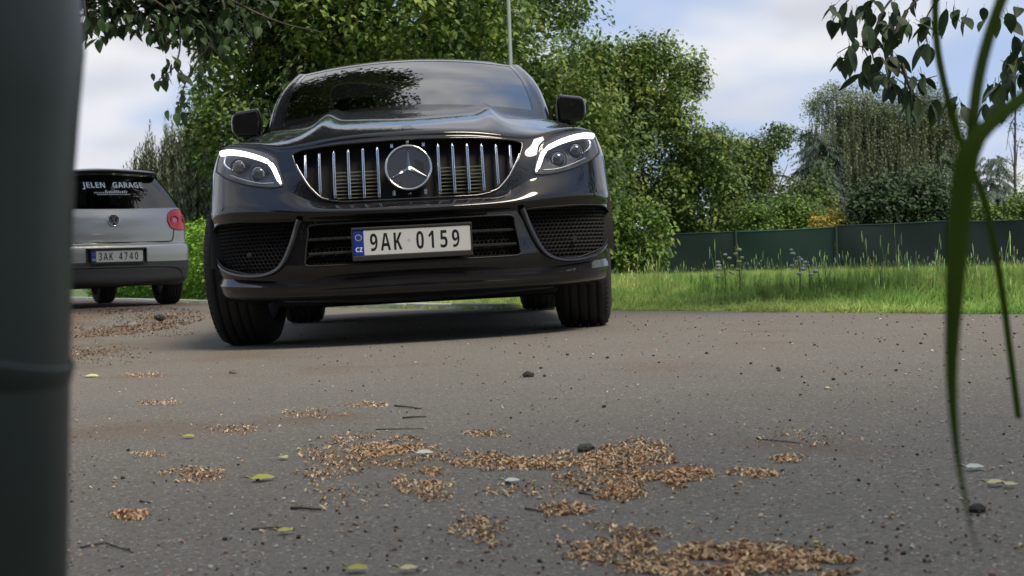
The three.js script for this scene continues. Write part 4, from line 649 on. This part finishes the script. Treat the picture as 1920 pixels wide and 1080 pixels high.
// ---------------------------------------------------------------- verge grass
{
  M.grass = phys(rgb(1, 1, 1), 0.95, { vertexColors: true, specularIntensity: 0.0, transmission: 0.3, thickness: 0, ior: 1.05 });
  const tuft = (seed, stalks) => {
    const r = rnd(seed), out = [];
    for (let i = 0; i < 24; i++) { const h = 0.45 + 0.55 * r(), w = 0.014 + 0.014 * r(), a = r() * 6.283, lean = 0.15 + 0.5 * r(), x = (r() - 0.5) * 0.5, z = (r() - 0.5) * 0.5, cx = Math.cos(a), sx = Math.sin(a); const g = new THREE.BufferGeometry(), at = (t, s) => [x + cx * lean * t * t + s * w * (1 - t) * -sx, h * t * (1 - 0.15 * lean * t), z + sx * lean * t * t + s * w * (1 - t) * cx];
      const p = [at(0, -1), at(0, 1), at(0.5, -1), at(0.5, 1), at(1, 0)]; g.setAttribute('position', new THREE.Float32BufferAttribute(p.flat(), 3)); g.setIndex([0, 1, 3, 0, 3, 2, 2, 3, 4]); g.setAttribute('normal', new THREE.Float32BufferAttribute(p.flatMap(() => [0.6 * cx, 0.8, 0.6 * sx]), 3)); const v = 0.7 + 0.5 * r(); out.push(tinted(g, [v * (0.95 + 0.25 * r()), v, v * 0.8])); }
    for (let i = 0; i < stalks; i++) { const a = r() * 6.283, h = 0.9 + 0.9 * r(), x = 0.2 * (r() - 0.5), z = 0.2 * (r() - 0.5), tip = V(x + 0.2 * Math.cos(a), h, z + 0.2 * Math.sin(a)); out.push(tinted(taperTube([V(x, 0, z), V(x + 0.06 * Math.cos(a), h * 0.6, z), tip], 0.006, 0.004, 3, 4), [1.5, 1.25, 1.4]), tinted(taperTube([tip.clone().add(V(0, -0.3, 0)), tip.clone().add(V(0, -0.1, 0)), tip.clone().add(V(0.02, 0.05, 0))], t => 0.004 + 0.008 * Math.sin(t * 3), 0, 4, 5), [2.3, 1.75, 2.6])); }
    return merge(out);
  };
  const r = rnd(101), geos = [tuft(1, 0), tuft(2, 0), tuft(3, 2)], sets = [[], [], []], m = new THREE.Matrix4(), q = new THREE.Quaternion(), e = new THREE.Euler();
  for (let i = 0; i < 22000; i++) {
    const off = 0.02 + 17 * Math.pow(r(), 2.2), ee = -4 + 26 * r(), [x, z] = road(ee, -off); if (ee > 13.8 && off > 0.35 && off < 1.4) continue;
    const right = sstep(-0.5, 2.2, x), patchy = fbm(x * 1.2, 3, z * 1.2, 3), h = lerp(0.045, 0.095 + 0.05 * right, sstep(0, 1.3, off)) * (0.2 + 1.6 * patchy) * (0.5 + 1.0 * r() * (0.6 + r())) * lerp(1, 0.6, sstep(2.5, 8, off)), w = 0.11 + 0.1 * r();
    q.setFromEuler(e.set((r() - 0.5) * 0.2, r() * 6.283, (r() - 0.5) * 0.2)); const k = off > 0.35 && r() < 0.07 * (0.4 + patchy) ? 2 : i & 1;
    const yel = clamp((fbm(x * 0.9 + 40, 6, z * 0.9, 3) - 0.3) * 2.2 + 0.2 * (0.5 - right), 0, 1), c = rgb(lerp(0.27, 0.55, yel), lerp(0.5, 0.66, yel), lerp(0.16, 0.27, yel)).multiplyScalar(0.72 + 0.5 * r()); sets[k].push([m.compose(V(x, ground(x, z) - 0.02, z), q, V(w, k === 2 ? h * 1.05 : h, w)).clone(), c]);
  }
  const g = thing('verge_grass', 'tall uncut green grass with pale seed heads along the road edge'); g.userData.kind = 'stuff';
  sets.forEach((s, k) => { const im = new THREE.InstancedMesh(geos[k], M.leaf, s.length); im.material = M.grass; im.name = ['grass_tuft', 'grass_tuft_fine', 'seeding_grass'][k]; im.userData.kind = 'stuff'; im.castShadow = im.receiveShadow = true; s.forEach(([mm, c], i) => { im.setMatrixAt(i, mm); im.setColorAt(i, c); }); g.add(im); });
  // tall weeds and white flower heads
  const weed = (label, px, py, top, seed, tint) => { const q2 = rnd(seed), p = onGround(px, py), h = (py - top) / F * -p.z + 0.02, t = thing('tall_weed', label, 'weed', 'weeds standing in the verge grass'); t.position.copy(p); part('stem', taperTube([V(0, -0.02, 0), V(0.02 * (q2() - 0.5), h * 0.5, 0), V(0.06 * (q2() - 0.5), h, 0)], 0.006, 0.003, 5, 8), std(rgb(0.12, 0.16, 0.06), 0.8), t); for (let i = 0; i < 7; i++) { const y = h * (0.45 + 0.55 * i / 7), a = q2() * 6.283; part('flower_head', new THREE.IcosahedronGeometry(0.014 + 0.008 * q2(), 1).scale(1, 0.6, 1).translate(0.05 * Math.cos(a), y, 0.05 * Math.sin(a)), std(rgb(...tint), 0.8), t); } };
  weed('tall flowering weed against the dark fence near the black car', 1360, 556, 476, 1, [0.42, 0.45, 0.36]); weed('tall weed with pale heads before the lighter fence panel', 1500, 556, 466, 2, [0.4, 0.44, 0.4]); weed('pale yellow plume of grass against the dark fence', 1387, 555, 466, 3, [0.4, 0.42, 0.16]); weed('short weed with white heads below the lighter fence panel', 1517, 553, 486, 4, [0.5, 0.52, 0.48]);
}

// ---------------------------------------------------------------- litter on the asphalt
{
  const r = rnd(202), flake = tinted(leafGeo(1, 0.3, 0.9, 0.35).translate(0, 0, -0.5), [1, 1, 1]), curl = tinted(leafGeo(1, 0.17, 1.3, -0.5).translate(0, 0, -0.5), [1, 1, 1]), bit = tinted(new THREE.IcosahedronGeometry(0.5, 0).scale(1, 0.6, 0.8).toNonIndexed(), [1, 1, 1]);
  const sets = [[], [], []], m = new THREE.Matrix4(), q = new THREE.Quaternion(), e = new THREE.Euler();
  const tan = [[0.66, 0.47, 0.3], [0.6, 0.39, 0.23], [0.7, 0.54, 0.37], [0.5, 0.31, 0.19], [0.68, 0.52, 0.3], [0.34, 0.2, 0.13]], pale = [[0.5, 0.47, 0.38], [0.42, 0.4, 0.33], [0.3, 0.2, 0.16], [0.22, 0.15, 0.12]], darkc = [[0.03, 0.026, 0.022], [0.05, 0.04, 0.03]], earth = [[0.2, 0.12, 0.08], [0.28, 0.16, 0.1], [0.12, 0.08, 0.06], [0.35, 0.3, 0.24]];
  const drop = (k, p, s, c, flatness = 0.5) => { q.setFromEuler(e.set((r() - 0.5) * flatness, r() * 6.283, (r() - 0.5) * flatness * 1.6, 'YXZ')); const col = c[Math.floor(r() * c.length)], b = 0.75 + 0.5 * r(); sets[k].push([m.compose(V(p.x, ground(p.x, p.z) + s * 0.12 + 0.001, p.z), q, V(s, s, s)).clone(), rgb(col[0] * b, col[1] * b, col[2] * b)]); };
  const heap = (px, py, rx0, ry0, n, pal = tan, s0 = 0.0035, s1 = 0.0095) => { const rx = rx0 * 1.15, ry = ry0 * 1.2; for (let i = 0; i < n * 3; i++) { const a = r() * 6.283, s = Math.pow(r(), 0.62), wob = 1 + 0.35 * (fbm(Math.cos(a) * 2 + px, Math.sin(a) * 2, py, 2) - 0.5) * 2, p = onGround(px + Math.cos(a) * rx * s * wob, py + Math.sin(a) * ry * s * wob); if (s > 0.35 && fbm(p.x * 26, 4, p.z * 26, 3) < 0.31 + 0.17 * s) continue; drop(r() < 0.45 ? 0 : 1, p, s0 + s1 * r() * r(), pal, 0.55); } };
  for (const h of [[700, 848, 115, 26, 620], [740, 842, 60, 12, 220], [910, 864, 75, 14, 330], [1010, 872, 70, 10, 190], [1200, 845, 75, 17, 330], [1110, 862, 90, 14, 330], [1190, 895, 120, 27, 800], [1270, 888, 60, 14, 260], [1150, 925, 55, 14, 200], [800, 915, 55, 26, 260], [815, 890, 30, 10, 110], [1060, 958, 45, 11, 140], [360, 890, 55, 12, 150], [245, 968, 38, 8, 110], [900, 998, 50, 26, 100], [1180, 1030, 130, 40, 420], [1400, 1030, 130, 24, 420], [1480, 1062, 140, 20, 460], [1290, 1068, 120, 20, 260], [915, 816, 45, 6, 70], [1475, 863, 40, 7, 80], [1415, 888, 42, 8, 80], [295, 756, 42, 4, 70], [690, 760, 40, 6, 60], [585, 776, 60, 8, 60], [440, 806, 42, 7, 60], [285, 853, 42, 5, 40], [275, 703, 45, 5, 60], [610, 885, 60, 12, 70], [640, 930, 90, 25, 60], [1500, 820, 120, 16, 60], [1010, 920, 120, 14, 70]]) heap(...h);
  heap(230, 606, 130, 24, 900, earth, 0.008, 0.02); heap(300, 588, 100, 9, 400, earth, 0.012, 0.025); heap(180, 662, 80, 20, 260, earth, 0.006, 0.014);
  for (let i = 0; i < 1700; i++) { const px = 100 + 1850 * r(), py = 650 + 430 * Math.pow(r(), 0.8), p = onGround(px, py); drop(r() < 0.5 ? 0 : 2, p, 0.003 + 0.007 * r() * r(), r() < 0.62 ? pale : r() < 0.4 ? tan : darkc, 0.6); }
  for (let i = 0; i < 620; i++) { const px = 560 + 1400 * r(), py = 592 + 190 * r() * r(), p = onGround(px, py); drop(r() < 0.3 ? 1 : 2, p, 0.004 + 0.013 * r() * r(), r() < 0.75 ? darkc : tan, 0.5); }
  const l = thing('leaf_litter', 'tan and brown flakes of dry blossom and leaf scattered over the asphalt'); l.userData.kind = 'stuff';
  const mat = std(rgb(1, 1, 1), 0.85, { vertexColors: true });
  sets.forEach((s, k) => { const im = new THREE.InstancedMesh([flake, curl, bit][k], mat, s.length); im.name = ['dry_flakes', 'curled_flakes', 'grit'][k]; im.userData.kind = 'stuff'; im.castShadow = im.receiveShadow = true; s.forEach(([mm, c], i) => { im.setMatrixAt(i, mm); im.setColorAt(i, c); }); l.add(im); });
  // leaves, twigs and stones that can be told apart
  const leafCols = { 'yellow green': [0.36, 0.36, 0.06], 'pale yellow': [0.5, 0.47, 0.24], 'dark green': [0.05, 0.08, 0.035], 'whitish': [0.52, 0.54, 0.52] };
  for (const [px, py, s, c, where, yaw] of [[352, 823, 0.026, 'yellow green', 'on bare asphalt behind the small brown heap', 1.2], [492, 903, 0.036, 'yellow green', 'beside the small brown heap, with a stalk', 1.7], [531, 863, 0.022, 'pale yellow', 'on bare asphalt near the largest heap', 0.4], [535, 1003, 0.02, 'yellow green', 'beside a straight dark twig', 1.9], [668, 1075, 0.022, 'yellow green', 'alone on the asphalt', 1.1], [1868, 913, 0.024, 'pale yellow', 'near the tip of the hanging grass blade', 1.4], [1896, 916, 0.018, 'pale yellow', 'the smaller of a pair near the grass blade', 1.7], [1828, 883, 0.026, 'whitish', 'curled and pale by the grass blade', 1.5], [795, 855, 0.03, 'whitish', 'flat between two brown heaps', 1.5], [960, 908, 0.022, 'whitish', 'below the long brown heap', 1.6], [765, 1075, 0.018, 'pale yellow', 'small on grey asphalt', 1.5], [170, 708, 0.05, 'pale yellow', 'by the dark post', 1.3]]) {
    const p = onGround(px, py), t = thing('fallen_leaf', `${c} fallen leaf ${where}`, 'leaf'); t.position.set(p.x, p.y + 0.004, p.z); t.rotation.set(0.0, yaw, 0.16);
    part('blade', fineLeaf(s * 1.1, s * 0.36, 0.22, 0.06, 0.2).translate(0, 0.002, -s * 0.5), std(rgb(...leafCols[c]), 0.6), t); part('stalk', taperTube([V(0, 0.003, -s * 0.5), V(0.002, 0.004, -s * 0.8), V(0.006, 0.002, -s)], 0.0009, 0.0007, 5, 6), std(rgb(0.2, 0.17, 0.07), 0.8), t);
  }
  for (const [x0, y0, x1, y1, w0, where] of [[546, 955, 602, 958, 0.003, 'dark knotty twig on the asphalt'], [472, 994, 530, 990, 0.0018, 'thin straight twig next to the knotty twig'], [150, 1029, 200, 1019, 0.0018, 'thin twig beside the dark post'], [200, 1020, 250, 1037, 0.0015, 'thin bent twig beside the dark post'], [262, 941, 282, 945, 0.002, 'short dark twig above the rusty heap'], [705, 806, 795, 805, 0.0016, 'long thin twig behind the largest heap'], [740, 762, 790, 768, 0.003, 'dark twig beyond the brown heaps'], [755, 785, 800, 783, 0.003, 'dark twig between two far crumbs'], [1420, 824, 1500, 832, 0.0016, 'thin curved twig right of the brown heaps'], [1085, 925, 1130, 935, 0.002, 'dark twig stuck in the widest heap'], [985, 955, 1020, 962, 0.002, 'dark twig before the widest heap']]) {
    const a = onGround(x0, y0), b = onGround(x1, y1), t = thing('twig', where, 'twig'), w = w0 * 0.72; t.position.copy(a).add(V(0, w, 0)); b.sub(a);
    part('stick', taperTube([V(0, 0, 0), b.clone().multiplyScalar(0.45).add(V(0, w * 0.6, w * 2)), b], w, w * 0.6, 6, 14), M.bark, t); part('side_shoot', taperTube([b.clone().multiplyScalar(0.6), b.clone().multiplyScalar(0.75).add(V(0, 0, -w * 5))], w * 0.6, w * 0.3, 5, 4), M.bark, t);
  }
  const st = (px, py, s, c, label) => { const p = onGround(px, py), g = new THREE.IcosahedronGeometry(s, 3), a = g.attributes.position; for (let i = 0; i < a.count; i++) { const k = 0.55 + 0.9 * fbm(a.getX(i) / s * 1.9 + px, a.getY(i) / s * 1.9, a.getZ(i) / s * 1.9, 3); a.setXYZ(i, a.getX(i) * k * 1.3, a.getY(i) * k * 0.75, a.getZ(i) * k); } g.computeVertexNormals(); const m = part('pebble', g, std(rgb(...c), 0.8)); info(m, label, 'stone'); m.position.set(p.x, p.y + s * 0.5, p.z); };
  st(1098, 847, 0.011, [0.06, 0.065, 0.05], 'dark stone lying on top of the brown heaps'); st(437, 701, 0.011, [0.12, 0.11, 0.09], 'small stone alone in front of the black car wheel'); st(248, 612, 0.028, [0.2, 0.2, 0.18], 'grey stone on the brown earth near the silver car'); st(300, 600, 0.03, [0.02, 0.02, 0.02], 'black crumb on the brown earth near the silver car'); st(990, 707, 0.013, [0.025, 0.022, 0.02], 'dark crumb on clean asphalt in front of the plate'); st(1832, 960, 0.008, [0.03, 0.03, 0.03], 'dark crumb by the tip of the grass blade');
}

// ---------------------------------------------------------------- close to the lens: a post and hanging grass
{
  const t = thing('metal_post', 'dark grey green metal post with a clamp, standing right beside the lens', 'post');
  const D = 0.5, R = 0.05, edge = pix(136, 540, D), x = edge.x - R * 1.02 - 0.0195, y0 = ground(x, -D); t.position.set(x, y0, -D); t.rotation.z = -0.055;
  const mat = std(rgb(0.016, 0.026, 0.022), 0.38, { metalness: 0.1 });
  part('shaft', new THREE.LatheGeometry([[0.05, -0.1], [0.05, 0.285], [0.05, 0.34], [0.0505, 0.37], [0.052, 0.395], [0.0535, 0.415], [0.052, 0.435], [0.05, 0.455], [0.05, 0.8]].map(p => new THREE.Vector2(...p)), 64), mat, t);
  part('clamp', [new THREE.LatheGeometry([[0.0505, -0.008], [0.0518, -0.007], [0.0522, 0], [0.0518, 0.007], [0.0505, 0.008]].map(p => new THREE.Vector2(...p)), 64).rotateZ(-0.3).translate(0, 0.306, 0)], mat, t);
  part('cap', [cyl(0.03, 0.05, 0.02, 48).translate(0, 0.81, 0)], mat, t);
}
{
  const t = thing('grass_tuft', 'out of focus green grass with long blades arching over in front of the lens', 'grass'); const o = V(0.32, 0, -0.6); o.y = ground(o.x, o.z); t.position.copy(o);
  const mat = phys(rgb(0.05, 0.088, 0.014), 0.9, { transmission: 0.3, thickness: 0, ior: 1.1, specularIntensity: 0.2 });
  const blade = (pts, width, thick = 0.25) => {
    const P = pts.map(([px, py, d]) => pix(px, py, d).sub(o)), c = new THREE.CatmullRomCurve3([V((P[0].x) * 0.4 + 0.02, P[0].y * 0.0, P[0].z * 0.4), V(P[0].x * 0.75 + 0.03, P[0].y * 0.65, P[0].z * 0.8), ...P]);
    const side = V(1, 0, 0.25).normalize();
    return grid(6, 90, (u, v) => { const p = c.getPointAt(v), q = (u - 0.5) * 2; const w = width(v); return p.addScaledVector(side, q * w).add(V(0, 0, -Math.abs(q) * w * 0.5)); });
  };
  part('blade', blade([[2040, 30, 0.62], [1960, 150, 0.6], [1880, 215, 0.58], [1826, 270, 0.57], [1804, 400, 0.56], [1792, 560, 0.55], [1786, 720, 0.55], [1800, 880, 0.55], [1843, 1085, 0.55]], v => 0.0062 * Math.pow(Math.sin(Math.PI * clamp(v * 0.98 + 0.02, 0, 1)), 0.6) * (v > 0.82 ? lerp(1, 0.18, (v - 0.82) / 0.18) : 1)), mat, t);
  part('blade', blade([[2010, -260, 0.66], [1930, -120, 0.62], [1872, 20, 0.6], [1840, 130, 0.59], [1826, 230, 0.58], [1815, 330, 0.58], [1802, 440, 0.57]], v => 0.0048 * (1 - 0.5 * v)), mat, t);
  part('blade', blade([[1990, -200, 0.8], [1850, -230, 0.8], [1762, -60, 0.78], [1756, 60, 0.78], [1772, 160, 0.77], [1800, 260, 0.77], [1842, 360, 0.76], [1876, 520, 0.76], [1895, 660, 0.76], [1911, 785, 0.76]], v => 0.0032 * (1 - 0.45 * v)), mat, t);
}
renderer.render(scene, camera);
